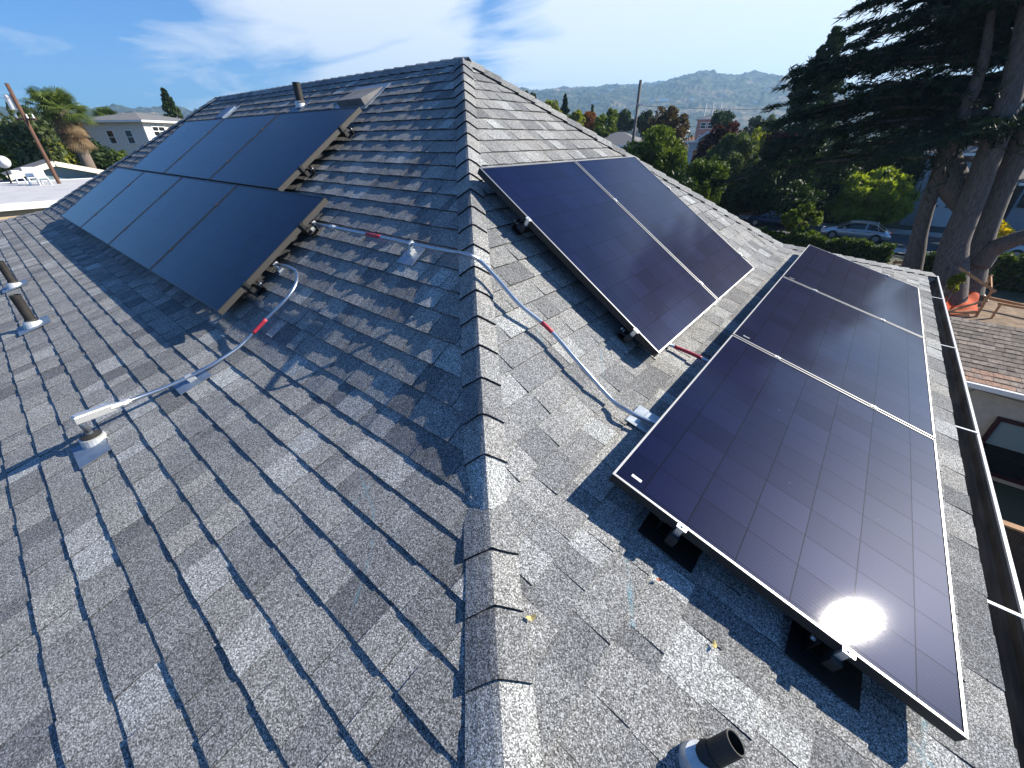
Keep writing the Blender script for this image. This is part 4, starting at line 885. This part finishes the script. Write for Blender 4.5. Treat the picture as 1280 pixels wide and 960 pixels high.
def block(name, o, ax, L_, W_, z0, z1, wall, roof, label, kind='hip', over=.45, rise=1.2, cat='house', trim='white', parapet=.0):
    """box house: o = corner, ax along L, depth W to the left-hand normal"""
    o = Vector((o[0], o[1], z0)); ax = Vector((*ax, 0)).normalized(); ay = Z.cross(ax); t = thing(name, o+ax*L_/2+ay*W_/2, label, cat)
    c = [o, o+ax*L_, o+ax*L_+ay*W_, o+ay*W_]; up = Z*(z1-z0); m = MB()
    for i in range(4): m.quad(c[i], c[(i+1) % 4], c[(i+1) % 4]+up, c[i]+up)
    if kind == 'gable':
        for a, b in ((c[0], c[3]), (c[1], c[2])): m.add((a+up, b+up, a.lerp(b, .5)+up+Z*rise), ((0, 1, 2),))
    if kind == 'flat': m.quad(*[p+up-Z*.02 for p in c])
    m.build('wall', M[wall], t)
    e = [o-ax*over-ay*over, o+ax*(L_+over)-ay*over, o+ax*(L_+over)+ay*(W_+over), o-ax*over+ay*(W_+over)]; e = [p+up for p in e]
    m = MB()
    if kind == 'hip':
        h = min(L_, W_)/2+over
        if L_ >= W_: r0, r1 = o+ax*(h-over)+ay*W_/2+up+Z*rise, o+ax*(L_-h+over)+ay*W_/2+up+Z*rise; F_ = ((e[0], e[1], r1, r0), (e[1], e[2], r1), (e[2], e[3], r0, r1), (e[3], e[0], r0))
        else: r0, r1 = o+ax*L_/2+ay*(h-over)+up+Z*rise, o+ax*L_/2+ay*(W_-h+over)+up+Z*rise; F_ = ((e[0], e[1], r0), (e[1], e[2], r1, r0), (e[2], e[3], r1), (e[3], e[0], r0, r1))
        for f in F_: m.add(f, (tuple(range(len(f))),))
        m.quad(*[p-Z*.03 for p in e])
    elif kind == 'gable':
        r0, r1 = e[0].lerp(e[3], .5)+Z*(rise*1.0+.12), e[1].lerp(e[2], .5)+Z*(rise+.12); dz = Z*-.06
        for f in ((e[0]+dz, e[1]+dz, r1, r0), (r0, r1, e[2]+dz, e[3]+dz)): m.add(f, ((0, 1, 2, 3),)); m.add([p-Z*.09 for p in f], ((3, 2, 1, 0),))
    else:
        m.quad(*e); 
    rf = m.build('roof', M[roof], t); m = MB()
    if kind == 'gable':
        for a, b in ((e[0], r0), (r0, e[3]), (e[1], r1), (r1, e[2])): m.bar(a+(Z*-.1 if a in e else Z*-.04), b+(Z*-.1 if b in e else Z*-.04), .06, .22)
        for a, b in ((e[0], e[1]), (e[3], e[2])): m.bar(a-Z*.12, b-Z*.12, .08, .16)
    else:
        for i in range(4): m.bar(e[i]-Z*.11, e[(i+1) % 4]-Z*.11, .07, .2 if kind == 'hip' else .3)
    m.build('fascia', M[trim], t)
    return t, c, up, ax, ay
# neighbour at the right with the old shake roof
NX, NY, NE = 6.0, 9.66, -5.5
t = thing('neighbour_house', (11, 14, GZ), 'beige stucco neighbour house with brown weathered roof beyond our gutter', 'house')
m = MB(); m.quad((NX+.2, NY, GZ), (22, NY, GZ), (22, NY, NE-.12), (NX+.2, NY, NE-.12)); m.quad((NX+.2, 14, GZ), (NX+.2, NY, GZ), (NX+.2, NY, NE-.12), (NX+.2, 14, NE-.5)); m.quad((22, NY, GZ), (22, 14, GZ), (22, 14, NE-.5), (22, NY, NE-.12)); m.quad((22, 14, GZ), (NX+.2, 14, GZ), (NX+.2, 14, NE-.5), (22, 14, NE-.5)); m.build('wall', M['nbwall'], t)
m = MB(); ye, yr = NY-.42, 12.4; sl_ = .165; rr = random.Random(3); nrow = 15
for k in range(nrow):
    ya, yb = ye+(yr-ye)*k/nrow, ye+(yr-ye)*(k+1.06)/nrow; x = NX-.35-rr.random()*.2
    while x < 22.4:
        w_ = rr.uniform(.12, .3); h_ = .010+rr.uniform(0, .008); za, zb_ = NE+(ya-ye)*sl_+h_, NE+(yb-ye)*sl_+.002; tn = min(1, max(0.02, rr.gauss(.42, .2) if k > 2 else rr.gauss(.92, .08)))
        x2 = x+w_-.006; m.quad((x, ya, za), (x2, ya, za), (x2, yb, zb_), (x, yb, zb_), tn); m.quad((x, ya, za-.014), (x2, ya, za-.014), (x2, ya, za), (x, ya, za), .05); x += w_
zr = NE+(yr-ye)*sl_
m.quad((NX-.35, yr, zr), (22.4, yr, zr), (22.4, 14.4, zr-.9), (NX-.35, 14.4, zr-.9), .4); m.quad((NX-.35, ye, NE-.015), (22.4, ye, NE-.015), (22.4, yr, zr-.015), (NX-.35, yr, zr-.015), .1)
m.build('roof', M['shake'], t)
m = MB(); m.box((14.2, ye-.05, NE-.05), (8.2, .045, .055)); m.build('gutter', M['gut_w'], t)
m = MB(); m.box((14.2, (ye+NY)/2, NE-.115), (8.2, .21, .01)); m.build('soffit', M['fence'], t)
wp = sight(1226, 552, y=NY); f = window(t, (wp.x+1.0, NY-.03, wp.z), (1, 0, 0), (0, -1, 0), 2.0, 1.45, 'burg', 'darkglass', (2, 1), .48, .08)
m = MB()
for (a, b, sg) in (((6.3, NY-.04, NE-.25), (9.5, NY-.04, NE-.38), .03), ((6.25, NY-.04, NE-.2), (9.5, NY-.04, NE-.22), .05), ((6.9, NY-.04, NE-.28), (6.55, NY-.04, NE-1.0), -.06), ((7.4, NY-.04, -7.15), (9.8, NY-.04, -7.45), .06)):
    A_, B_ = Vector(a), Vector(b); m.tube([A_.lerp(B_, k/8)-Z*sg*4*(k/8)*(1-k/8) for k in range(9)], .007, 5)
m.build('wall_cables', M['wire'], t)

# grey house with garage across the street
t, c, up, ax, ay = block('garage_house', (6.2, 52.4), (1, 0), 6.0, 9, GZ, -1.9, 'greywall', 'greyroof', 'grey blue two storey house with a pale garage door across the street', 'hip', .4, 1.5)
m = MB(); m.box((9.0, 52.36, GZ+1.15), (1.55, .03, 1.15)); 
gd = m.build('garage_door', M['garage'], t)
m = MB(); m.box((9.0, 52.32, GZ+2.42), (1.75, .06, .11)); m.box((7.36, 52.33, GZ+1.15), (.08, .04, 1.15)); m.box((10.64, 52.33, GZ+1.15), (.08, .04, 1.15)); m.build('door_trim', M['garage'], t)
for dx in (-1.05, -.02, 1.0):
    f = window(gd, (9.0+dx, 52.31, GZ+1.85), (1, 0, 0), (0, -1, 0), .62, .24, 'garage', 'darkglass', (2, 2), 0, .05)
window(t, (10.3, 52.37, -4.4), (1, 0, 0), (0, -1, 0), 1.3, 1.2, 'white', 'darkglass', (2, 1))
window(t, (7.6, 52.37, -3.2), (1, 0, 0), (0, -1, 0), 1.0, 1.1, 'white', 'darkglass', (1, 2))
m = MB(); m.box((8.5, 52.33, -4.9), (.09, .06, .12)); m.build('wall_lamp', M['blackm'], t)
t, c, up, ax, ay = block('grey_house_wing', (12.9, 52.4), (1, 0), 10, 9, GZ, -4.0, 'greywall', 'greyroof', 'lower grey house with white gutter at the right edge behind the cedar', 'hip', .45, 2.2)
window(t, (13.85, 52.37, -5.35), (1, 0, 0), (0, -1, 0), 1.5, 1.0, 'blackm', 'darkglass', (2, 1))

# left side
t, c, up, ax, ay = block('flat_roofed_building', (-28.3, -14), (0, 1), 22, 17, GZ, -3.2, 'tan', 'membrane', 'low tan building with a broad white coated flat roof at the left', 'flat', .25, cat='building')
t, c, up, ax, ay = block('gabled_house', (-48.5, -5.3), (0, 1), 8.2, 9, GZ, -4.0, 'teal', 'greyroof', 'low gabled house with cream barge boards and blue grey gable behind the white roof', 'gable', .5, .5, trim='cream')
# turn its gable toward us: a cross gable on the street side
m = MB(); gx = -47.0; y0_, y1_ = sight(15, 220, x=gx).y, sight(131, 219, x=gx).y; zt = sight(66, 204, x=gx).z; zb1 = sight(20, 219, x=gx).z
ym = sight(66, 204, x=gx).y
m.add(((gx+.3, y0_+.5, zb1-.1), (gx+.3, y1_-.5, zb1-.1), (gx+.3, ym, zt-.25)), ((0, 1, 2),)); m.quad((gx+.3, y0_+.5, GZ), (gx+.3, y1_-.5, GZ), (gx+.3, y1_-.5, zb1-.1), (gx+.3, y0_+.5, zb1-.1)); m.build('gable_wall', M['teal'], t)
m = MB(); 
for a, b in (((y0_-.3, zb1-.15), (ym, zt)), ((ym, zt), (y1_+.3, zb1-.15))): m.bar((gx+.9, a[0], a[1]), (gx+.9, b[0], b[1]), .10, .34)
m.build('barge_board', M['cream'], t)
m = MB()
for a, b in (((y0_-.3, zb1), (ym, zt+.16)), ((y1_+.3, zb1), (ym, zt+.16))): m.quad((gx+.95, a[0], a[1]), (gx+.95, b[0], b[1]), (gx-5, b[0], b[1]), (gx-5, a[0], a[1]))
m.build('gable_roof', M['greyroof'], t)
# white loungers on the flat roof
def roof_chair(p, s, label):
    t = thing('white_chair', p, label, 'chair', 'white chairs on the flat roof'); q = Vector(p)
    m = MB(); m.box(q+Vector((0, 0, .42*s)), (.28*s, .26*s, .03)); m.build('seat', M['white'], t)
    m = MB(); m.bar(q+Vector((-.25*s, 0, .42*s)), q+Vector((-.45*s, 0, 1.0*s)), .52*s, .04, Vector((1, 0, .3))); m.build('backrest', M['white'], t)
    for a in (-1, 1):
        for b in (-1, 1): m = MB(); m.bar(q+Vector((a*.24*s, b*.23*s, .4*s)), q+Vector((a*.28*s, b*.27*s, 0)), .06*s, .06*s); m.build('leg', M['white'], t)
for (u, v, s, l) in ((28, 229, .8, 'low white chair at the left of the flat roof'), (46, 231, 1.05, 'larger white chair in the middle of the flat roof'), (57, 231, 1.05, 'larger white chair nearest our roof on the flat roof')):
    p = sight(u, v, z=-3.2+.01); roof_chair(p, s, l)
p = sight(4, 212, x=-44.5); t = thing('satellite_dish', p, 'grey round satellite dish at the left edge above the flat roof', 'satellite dish')
m = MB(); q = sight(4, 203, x=-44.5); m.tube((Vector((p.x, p.y, -3.2)), q), .05, 8); m.build('mast', M['blackm'], t)
m = MB(); dv = Vector((1, -.2, .25)).normalized(); m.tube([q+dv*a for a in (0, .02, .07, .14)], [.06, .2, .32, .40], 20); m.build('dish', M['dish'], t, smooth=True)
# beige house
Ac = sight(176, 150, D=72); az0 = Vector((Ac.x-CAM.x, Ac.y-CAM.y)).normalized()
def rot2(v, a): return Vector((v.x*math.cos(a)-v.y*math.sin(a), v.x*math.sin(a)+v.y*math.cos(a)))
axr = rot2(az0, R(-42)); zt = Ac.z
t, c, up, ax, ay = block('beige_house', (Ac.x, Ac.y), (axr.x, axr.y), 9.5, 8.5, GZ, zt, 'beige', 'greyroof', 'tall pale beige house with shallow grey hip roof at the left', 'hip', .7, 1.0)
nr_ = -ay
for k in (2.0, 6.0): window(t, Vector((Ac.x, Ac.y, zt-1.35))+ax*k+nr_*.02, ax, nr_, 1.9, 1.5, 'white', 'darkglass', (2, 3), 0, .12)
for k in (2.2, 4.6): window(t, Vector((Ac.x, Ac.y, zt-1.7))+ay*k-ax*.02, ay, -ax, .9, 1.4, 'white', 'darkglass', (1, 2), 0, .1)
window(t, Vector((Ac.x, Ac.y, zt-5))+ay*2.5-ax*.02, ay, -ax, 1.0, 1.8, 'white', 'darkglass', (1, 2), 0, .1)
m = MB(); q = c[0]+up+ax*2.6-ay*.9-Z*2.7; m.box(q+ay*.45, (1.6, .9, .09), Matrix((ax, ay, Z)).transposed()); m.build('awning', M['cream'], t)
m = MB(); q = c[3]+up-ay*1.5; m.tube((q, q+Z*1.9), .03, 6); m.bar(q+Z*1.5-ax*.4, q+Z*1.5+ax*.4, .03, .03); m.build('antenna', M['white'], t)
p = sight(120, 190, D=95); block('tile_roof_house', (p.x-3, p.y-6), (0, 1), 16, 9, GZ, sight(120, 176, D=95).z-.6, 'cream', 'tileroof', 'low house with orange tile roof between palm and beige house', 'hip', .6, 1.9)
# pale gabled house, pink building and others beyond the trees
p = sight(884, 190, D=68); t, c, up, ax, ay = block('white_house', (p.x-2.6, p.y), (1, 0), 5.2, 9, GZ, sight(885, 176, D=68).z, 'garage', 'greyroof', 'white gabled house behind the big green tree', 'hip', .4, .4)
m = MB(); a_, b_, g_ = sight(868, 177, D=66.5), sight(900, 177, D=66.5), sight(885, 165, D=66.5); bk = Vector((0, 5, 0))
m.add((a_+Vector((.3, .3, 0)), b_+Vector((-.3, .3, 0)), g_+Vector((0, .3, -.25))), ((0, 1, 2),)); m.build('gable_wall', M['tan'], t)
m = MB(); m.quad(a_, g_, g_+bk, a_+bk); m.quad(g_, b_, b_+bk, g_+bk); m.build('gable_roof', M['greyroof'], t)
m = MB(); m.bar(a_, g_, .12, .25); m.bar(g_, b_, .12, .25); m.bar(a_, b_, .12, .22); m.build('barge_board', M['white'], t)
for k in (1.1, 2.6, 4.1): window(t, Vector((p.x-2.6+k, p.y-.03, sight(885, 195, D=68).z)), (1, 0, 0), (0, -1, 0), .8, 1.5, 'white', 'darkglass', (1, 2))
p0 = sight(872, 152, D=140); p1 = sight(906, 152, D=140); zt = sight(890, 148, D=140).z; axv = (p1-p0); axv.z = 0; L_ = axv.length
t, c, up, ax, ay = block('pink_building', (p0.x, p0.y), (axv.x, axv.y), L_, 9, GZ, zt, 'pink', 'greyroof', 'pink three storey building with tall white flues in the distance', 'hip', .6, 1.1, cat='building')
for k in range(3): m = MB(); q = c[0]+up+ax*(1.2+k*1.9)+ay*3; m.tube((q, q+Z*3.6), .22, 8); m.build('flue', M['white'], t)
for i in range(3):
    for j in range(2): window(t, c[0]+ax*(1.6+i*(L_-3.2)/2)-ay*.02+Z*(zt-GZ-1.6-j*3), ax, -ay, 1.3, 1.4, 'white', 'darkglass', (1, 2), 0, .15)
for (u, v, D, Lx, wl, rf, lab) in ((760, 172, 66, 9, 'greywall', 'greyroof', 'grey roofed house just left of the utility pole'), (815, 158, 130, 14, 'beige', 'greyroof', 'far pale house between the pines'), (945, 158, 160, 10, 'beige', 'greyroof', 'far pale house right of the maroon tree')):
    p = sight(u, v, D=D); block('neighbourhood_house', (p.x-Lx/2, p.y), (1, .1), Lx, 8, GZ, p.z-.9, wl, rf, lab, 'hip', .5, 1.6)
# houses on the hillside
k = 0
HD = ((672, 138, 1900, 16, 'small white house low on the hillside, leftmost'), (744, 128, 2100, 22, 'long white house on the hill left of the pole'), (748, 119, 2400, 14, 'small pale house high on the hill left of the pole'), (815, 126, 2000, 20, 'white house on the hill right of the pole'), (830, 125, 2050, 34, 'large white block on the hill above the bronze tree'), (822, 104, 2700, 40, 'wide pale building under the hill crest'),
      (762, 113, 2500, 12, 'pale house near the hill crest left of the pole'), (865, 124, 2000, 13, 'white house on the hill right of the bronze tree'), (905, 120, 2100, 12, 'pale house on the hill above the umbrella pine'), (945, 128, 1900, 12, 'small pale house on the hill before the spruce'), (697, 130, 2000, 12, 'small pale house above the dark conifer'), (960, 112, 2300, 13, 'pale house high on the hill before the spruce'))
for (u, v, D, wd, lab) in HD:
    d = sight(u, v, D=1)-CAM; az = math.degrees(math.atan2(d.x, d.y)); best = None
    for r_ in range(1300, 3000, 10):
        zz_ = CAM.z+r_*d.z; 
        if hill_z(az, r_) >= zz_: best = r_; break
    if best is None: continue
    p = CAM+d*(best-6); t = thing('hillside_house', (p.x, p.y, p.z), lab, 'house', 'houses on the hillside'); axh = Vector((d.y, -d.x, 0)).normalized(); ayh = Z.cross(axh); mt = Matrix((axh, ayh, Z)).transposed()
    m = MB(); m.box(p, (wd/2, 6, 4.5), mt); m.build('wall', M['white' if k % 3 else 'beige'], t)
    m = MB(); m.box(p+Z*5, (wd/2+.8, 6.8, .5), mt); m.build('roof', M['greyroof' if k % 2 else 'white'], t); k += 1
# valley suburbs between the near trees and the hills: one mass of tree tops, roofs among them
n = 1500; az = rng.uniform(-100, 20, n); rr_ = 170+1250*rng.random(n)**1.2; Qs = []; Ts = []
for a, r_ in zip(az, rr_):
    cx_, cy2 = CAM.x+r_*math.sin(R(a)), CAM.y+r_*math.cos(R(a)); h = rng.uniform(5, 8.2)*(1+r_/6000); w_ = rng.uniform(3, 6); m_ = 60
    P = rng.normal(size=(m_, 3)); P /= np.linalg.norm(P, axis=1, keepdims=True); P = P*np.array([w_, w_, h*.5])*rng.uniform(.6, 1, (m_, 1))+np.array([cx_, cy2, GZ+h*.5])
    Qs.append(leaves(P, 2.0, 1.4)); Ts.append(np.clip(rng.random()+.15*rng.normal(size=m_), 0, 1))
setp(quads_mesh('distant_trees', np.concatenate(Qs), np.concatenate(Ts), leafmat('valley_tree_leaves', (.02, .035, .014), (.10, .12, .045), .2)), kind='stuff')
n = 90
for k in range(n):
    a = R(-60+75*rng.random()); r_ = 150+800*rng.random(); p = Vector((CAM.x+r_*math.sin(a), CAM.y+r_*math.cos(a), GZ)); t = thing('valley_house', p, 'small distant house among the valley trees below the hills', 'house', 'houses in the valley')
    w_ = rng.uniform(5, 9); mt = Matrix.Rotation(rng.uniform(0, 3), 3, 'Z'); h = rng.uniform(4, 6.5)
    m = MB(); m.box(p+Z*h/2, (w_/2, 4, h/2), mt); m.build('wall', M[('beige', 'white', 'greywall', 'cream')[k % 4]], t)
    m = MB(); v8 = [p+mt@Vector((sx*(w_/2+.5), sy2*4.5, h)) for sx, sy2 in ((-1, -1), (1, -1), (1, 1), (-1, 1))]; r0, r1 = p+mt@Vector((-w_/4, 0, h+1.8)), p+mt@Vector((w_/4, 0, h+1.8))
    m.add(v8+[r0, r1], ((0, 1, 5, 4), (1, 2, 5), (2, 3, 4, 5), (3, 0, 4))); m.build('roof', M['greyroof' if k % 3 else 'tileroof'], t)

# ------------------------------------------------------------------ cars
def car(p, yaw, paint, label, van=False):
    t = thing('parked_car', p, label, 'car', 'cars parked on the street'); mt = Matrix.Rotation(yaw, 3, 'Z'); O = Vector(p)
    def W(x, y, z): return O+mt@Vector((x, y, z))
    # lofted body: stations (x, half width, sill z, shoulder z)
    st = [(-2.33, .62, .38, .62), (-2.25, .78, .27, .76), (-1.9, .87, .22, .90), (-1.2, .90, .20, .95), (-.2, .91, .20, .93), (.7, .91, .20, .92), (1.25, .90, .20, .88), (1.85, .86, .22, .78), (2.2, .76, .27, .68), (2.33, .58, .36, .58)]
    if van: st = [(x, w_, a, b+.15) for x, w_, a, b in st]
    vs = []; n = 12
    for (x, w_, a, b) in st:
        for (fy, fz) in ((0, 0), (.6, 0), (.92, .08), (1, .35), (1, .62), (.95, .88), (.80, 1.0), (.4, 1.03), (0, 1.04)): vs.append(W(x, -w_*fy, a+(b-a)*fz))
        for (fy, fz) in ((.4, 1.03), (.80, 1.0), (.95, .88), (1, .62), (1, .35), (.92, .08), (.6, 0)): vs.append(W(x, w_*fy, a+(b-a)*fz))
    n = 16; fs = [(i*n+k, i*n+(k+1) % n, (i+1)*n+(k+1) % n, (i+1)*n+k) for i in range(len(st)-1) for k in range(n)]+[tuple(range(n)), tuple((len(st)-1)*n+k for k in range(n-1, -1, -1))]
    m = MB(); m.add(vs, fs); m.build('body', M[paint], t, smooth=True)
    zt = 1.42 if not van else 1.9; zs = .90 if not van else 1.02
    g = [(-1.85, .74, zs, zs+.03), (-1.15, .70, zs, zt-.06), (-.55, .66, zs, zt), (.15, .66, zs, zt-.01), (.55, .69, zs, zt-.10), (1.28, .76, zs-.02, zs+.01)]
    if van: g = [(-2.2, .80, zs, zs+.02), (-2.1, .78, zs, zt-.06), (-.5, .76, zs, zt), (.6, .76, zs, zt-.04), (1.5, .78, zs-.02, zs+.02)]
    vs = []
    for (x, w_, a, b) in g: vs += [W(x, -w_-.12*(1-(b-a)/.55)*0-.10, a), W(x, -w_, b-.03), W(x, -w_*.8, b), W(x, w_*.8, b), W(x, w_, b-.03), W(x, w_+.10, a)]
    n = 6; m = MB(); m.add(vs, [(i*n+k, i*n+k+1, (i+1)*n+k+1, (i+1)*n+k) for i in range(len(g)-1) for k in range(n-1)]); m.build('windows', M['darkglass'], t, smooth=False)
    m = MB(); i0, i1 = (1, 3) if van else (1, 4)
    for i in range(i0, i1):
        a, b = g[i], g[i+1]; m.quad(W(a[0], -a[1]*.86, a[3]+.008), W(b[0], -b[1]*.86, b[3]+.008), W(b[0], b[1]*.86, b[3]+.008), W(a[0], a[1]*.86, a[3]+.008))
    for sgn in (-1, 1):
        for i in range(len(g)-1): a, b = g[i], g[i+1]; m.bar(W(a[0], sgn*(a[1]+.008), a[3]-.01), W(b[0], sgn*(b[1]+.008), b[3]-.01), .035, .04)
        for (xa, xb) in ((-.62, -.60), (-1.25, -1.45)): m.bar(W(xa, sgn*.69, zt-.04), W(xb, sgn*.80, zs), .05, .03)
    m.build('roof_panel', M[paint], t)
    for x in (-1.42, 1.42):
        for sgn in (-1, 1):
            c = W(x, sgn*.86, .32); dy = mt@Vector((0, sgn, 0)); m = MB(); m.tube((c-dy*.18, c-dy*.02, c+dy*.045, c+dy*.06), (.31, .325, .325, .29), 24); wh = m.build('wheel', M['tyre'], t)
            m = MB(); m.tube((c+dy*.055, c+dy*.066), (.215, .19), 16); m.build('rim', M['rim'], wh)
            m = MB(); m.tube((c-dy*.1, c+dy*.042), .375, 24); m.build('wheel_arch', M['darktrim'], t)
    for sgn in (-1, 1):
        m = MB(); m.box(W(2.22, sgn*.58, .62), (.10, .14, .07), mt); m.build('headlight', M['clearlamp'], t); m = MB(); m.box(W(-2.24, sgn*.60, .72), (.07, .13, .08), mt); m.build('tail_light', M['redlamp'], t)
        m = MB(); m.box(W(.78, sgn*.98, .98), (.09, .07, .06), mt); m.build('wing_mirror', M[paint], t, bevel=.02)
        m = MB(); m.box(W(.1, sgn*.913, .78), (.09, .012, .015), mt); m.box(W(-.85, sgn*.908, .79), (.09, .012, .015), mt); m.build('door_handles', M['darktrim'], t)
    m = MB(); m.box(W(0, 0, .24), (2.0, .8, .06), mt); m.build('underbody', M['darktrim'], t)
pa, pb_ = sight(1027, 291, z=GZ+.3), sight(1110, 298, z=GZ+.3); car(((pa.x+pb_.x)/2, pa.y+.2, GZ+.01), R(180), 'silver', 'silver sedan parked behind the hedge, seen from its side')
p = sight(967, 279, z=GZ+.3); car((p.x, p.y, GZ+.01), R(180), 'navy', 'dark blue car in deep shade behind the small sunlit tree')
p = sight(1292, 316, z=GZ+.3); car((p.x+.3, p.y-1, GZ+.01), R(180), 'bluewhite', 'pale blue van cut by the right edge of the view', van=True)

# ------------------------------------------------------------------ lumber guard frames round the dig, orange net
m = MB(); cx3, cy3 = 8.7, 25.2; vs = [(cx3, cy3, GZ+.05)]; fs = []; nn = 26
for ring, (r_, h) in enumerate(((1.2, .04), (2.4, .03), (3.8, .015))):
    for k in range(nn): a = 2*math.pi*k/nn; q = r_*(1+.15*math.sin(3*a+ring)+.08*math.sin(7*a)); vs.append((cx3+1.5*q*math.cos(a), cy3+q*.8*math.sin(a), GZ+h))
for k in range(nn): fs.append((0, 1+k, 1+(k+1) % nn))
for rg in range(2):
    for k in range(nn): a, b = 1+rg*nn+k, 1+rg*nn+(k+1) % nn; fs.append((a, a+nn, b+nn, b))
m.add(vs, fs); setp(m.build('soil', M['soil'], smooth=True), kind='stuff')
def PT(u, v, D): return sight(u, v, D=D)
t = thing('guard_frame', (8.2, 25.5, GZ), 'raw lumber guard frame holding an orange safety net beside the cedar', 'guard frame')
gx0, gy0 = 7.2, 24.2
_s = lambda u, v: Vector(sight(u, v, z=GZ)); A1, A2 = _s(1160, 398), _s(1219, 397); B1, B2 = _s(1170, 378)+Vector((.1, .6, 0)), _s(1222, 380)+Vector((0, .6, 0)); H_ = 1.25
for q in (A1, A2, B1, B2): m = MB(); m.bar(q, q+Z*(H_+.1), .09, .09); m.build('post', M['timber'], t)
for a, b, h in ((A1, A2, .28), (B1, B2, H_), (A2, B2, H_), (B1, B2, .55), (A1, B1, H_)): m = MB(); m.bar(a+Z*h, b+Z*h, .045, .11); m.build('rail', M['timber'], t)
m = MB(); m.bar(A2+Z*1.3+Vector((.1, -.1, 0)), PT(1199, 335, 27.6), .06, .12); m.build('brace', M['timber'], t)
m = MB(); m.bar(A1+Z*.05, A2+Z*.85, .045, .10); m.build('brace', M['timber'], t)
# net: a sagging lattice from the front rail up to the back
c4 = [A1+Z*.08+Vector((.05, -.05, 0)), A2+Z*.10, B2+Z*.62+Vector((-.3, -1.0, 0)), B1+Z*.95+Vector((.2, -.8, 0))]; nu, nv = 30, 24
def npnt(i, j):
    u, v = i/nu, j/nv; p = (c4[0]*(1-u)+c4[1]*u)*(1-v)+(c4[3]*(1-u)+c4[2]*u)*v
    return p+Z*(.12*math.sin(u*9+v*4)*math.sin(v*5)-.10*math.sin(u*math.pi)*math.sin(v*math.pi)+.10)
m = MB()
for i in range(nu+1):
    for j in range(nv):
        a, b = npnt(i, j), npnt(i, j+1); m.bar(a, b, .030, .010)
for j in range(nv+1):
    for i in range(nu):
        a, b = npnt(i, j), npnt(i+1, j); m.bar(a, b, .024, .010)
m.build('safety_net', M['net'], t)
t = thing('guard_frame', (10.2, 24, GZ), 'small raw lumber barrier right of the orange net', 'guard frame')
q1, q2 = Vector((9.6, 24.3, GZ)), Vector((11.2, 24.0, GZ))
for q in (q1, q2): m = MB(); m.bar(q, q+Z*.75, .08, .08); m.build('post', M['timber'], t)
m = MB(); m.bar(q1+Z*.75-Vector((.1, 0, 0)), q2+Z*.75+Vector((.15, 0, 0)), .06, .10); m.build('rail', M['timber'], t)
t = thing('guard_frame', (9.9, 26.2, GZ), 'long low lumber rail lying behind the orange net', 'guard frame')
q1, q2 = Vector((8.9, 26.4, GZ+.5)), Vector((11.4, 25.6, GZ+.45)); m = MB(); m.bar(q1, q2, .06, .14); m.build('rail', M['timber'], t)
for q in (q1.lerp(q2, .1), q2.lerp(q1, .1)): m = MB(); m.bar(q-Z*.5, q, .08, .08); m.build('post', M['timber'], t)
p = sight(1133, 328, D=30); t = thing('guard_frame', (p.x, p.y, GZ), 'reddish lumber barrier peeking above our roof corner left of the cedar', 'guard frame')
m = MB(); m.bar(p-RT*.7, p+RT*.7, .08, .12); m.build('rail', M['timber'], t)
for k in (-.6, .6): m = MB(); q = p+RT*k; m.bar((q.x, q.y, GZ), q+Z*.12, .08, .08); m.build('post', M['timber'], t)
m = MB(); q = Vector((8.9, 26.4, GZ+.45)); vs = []; 
for i in range(9):
    for j in range(6): vs.append(q+Vector((i*.17-.7, j*.16-.4, .12*math.sin(i*1.3)+.08*math.cos(j*2+i))))
m.add(vs, [(i*6+j, (i+1)*6+j, (i+1)*6+j+1, i*6+j+1) for i in range(8) for j in range(5)]); setp(m.build('plastic_sheet', M['tarp'], smooth=True), 'crumpled pale plastic sheet behind the orange net', 'sheet')
# plants at the foot of the neighbour's fence
q = sight(1272, 800, z=GZ); 
tree('shrub', (7.3, 1.2, GZ), 1.3, (.9, .65), 'mid', 'shaded green bush on the ground below our gutter at the right', 'shrub', 1500, .1, 24, limbs=0, trunk_r=.03)
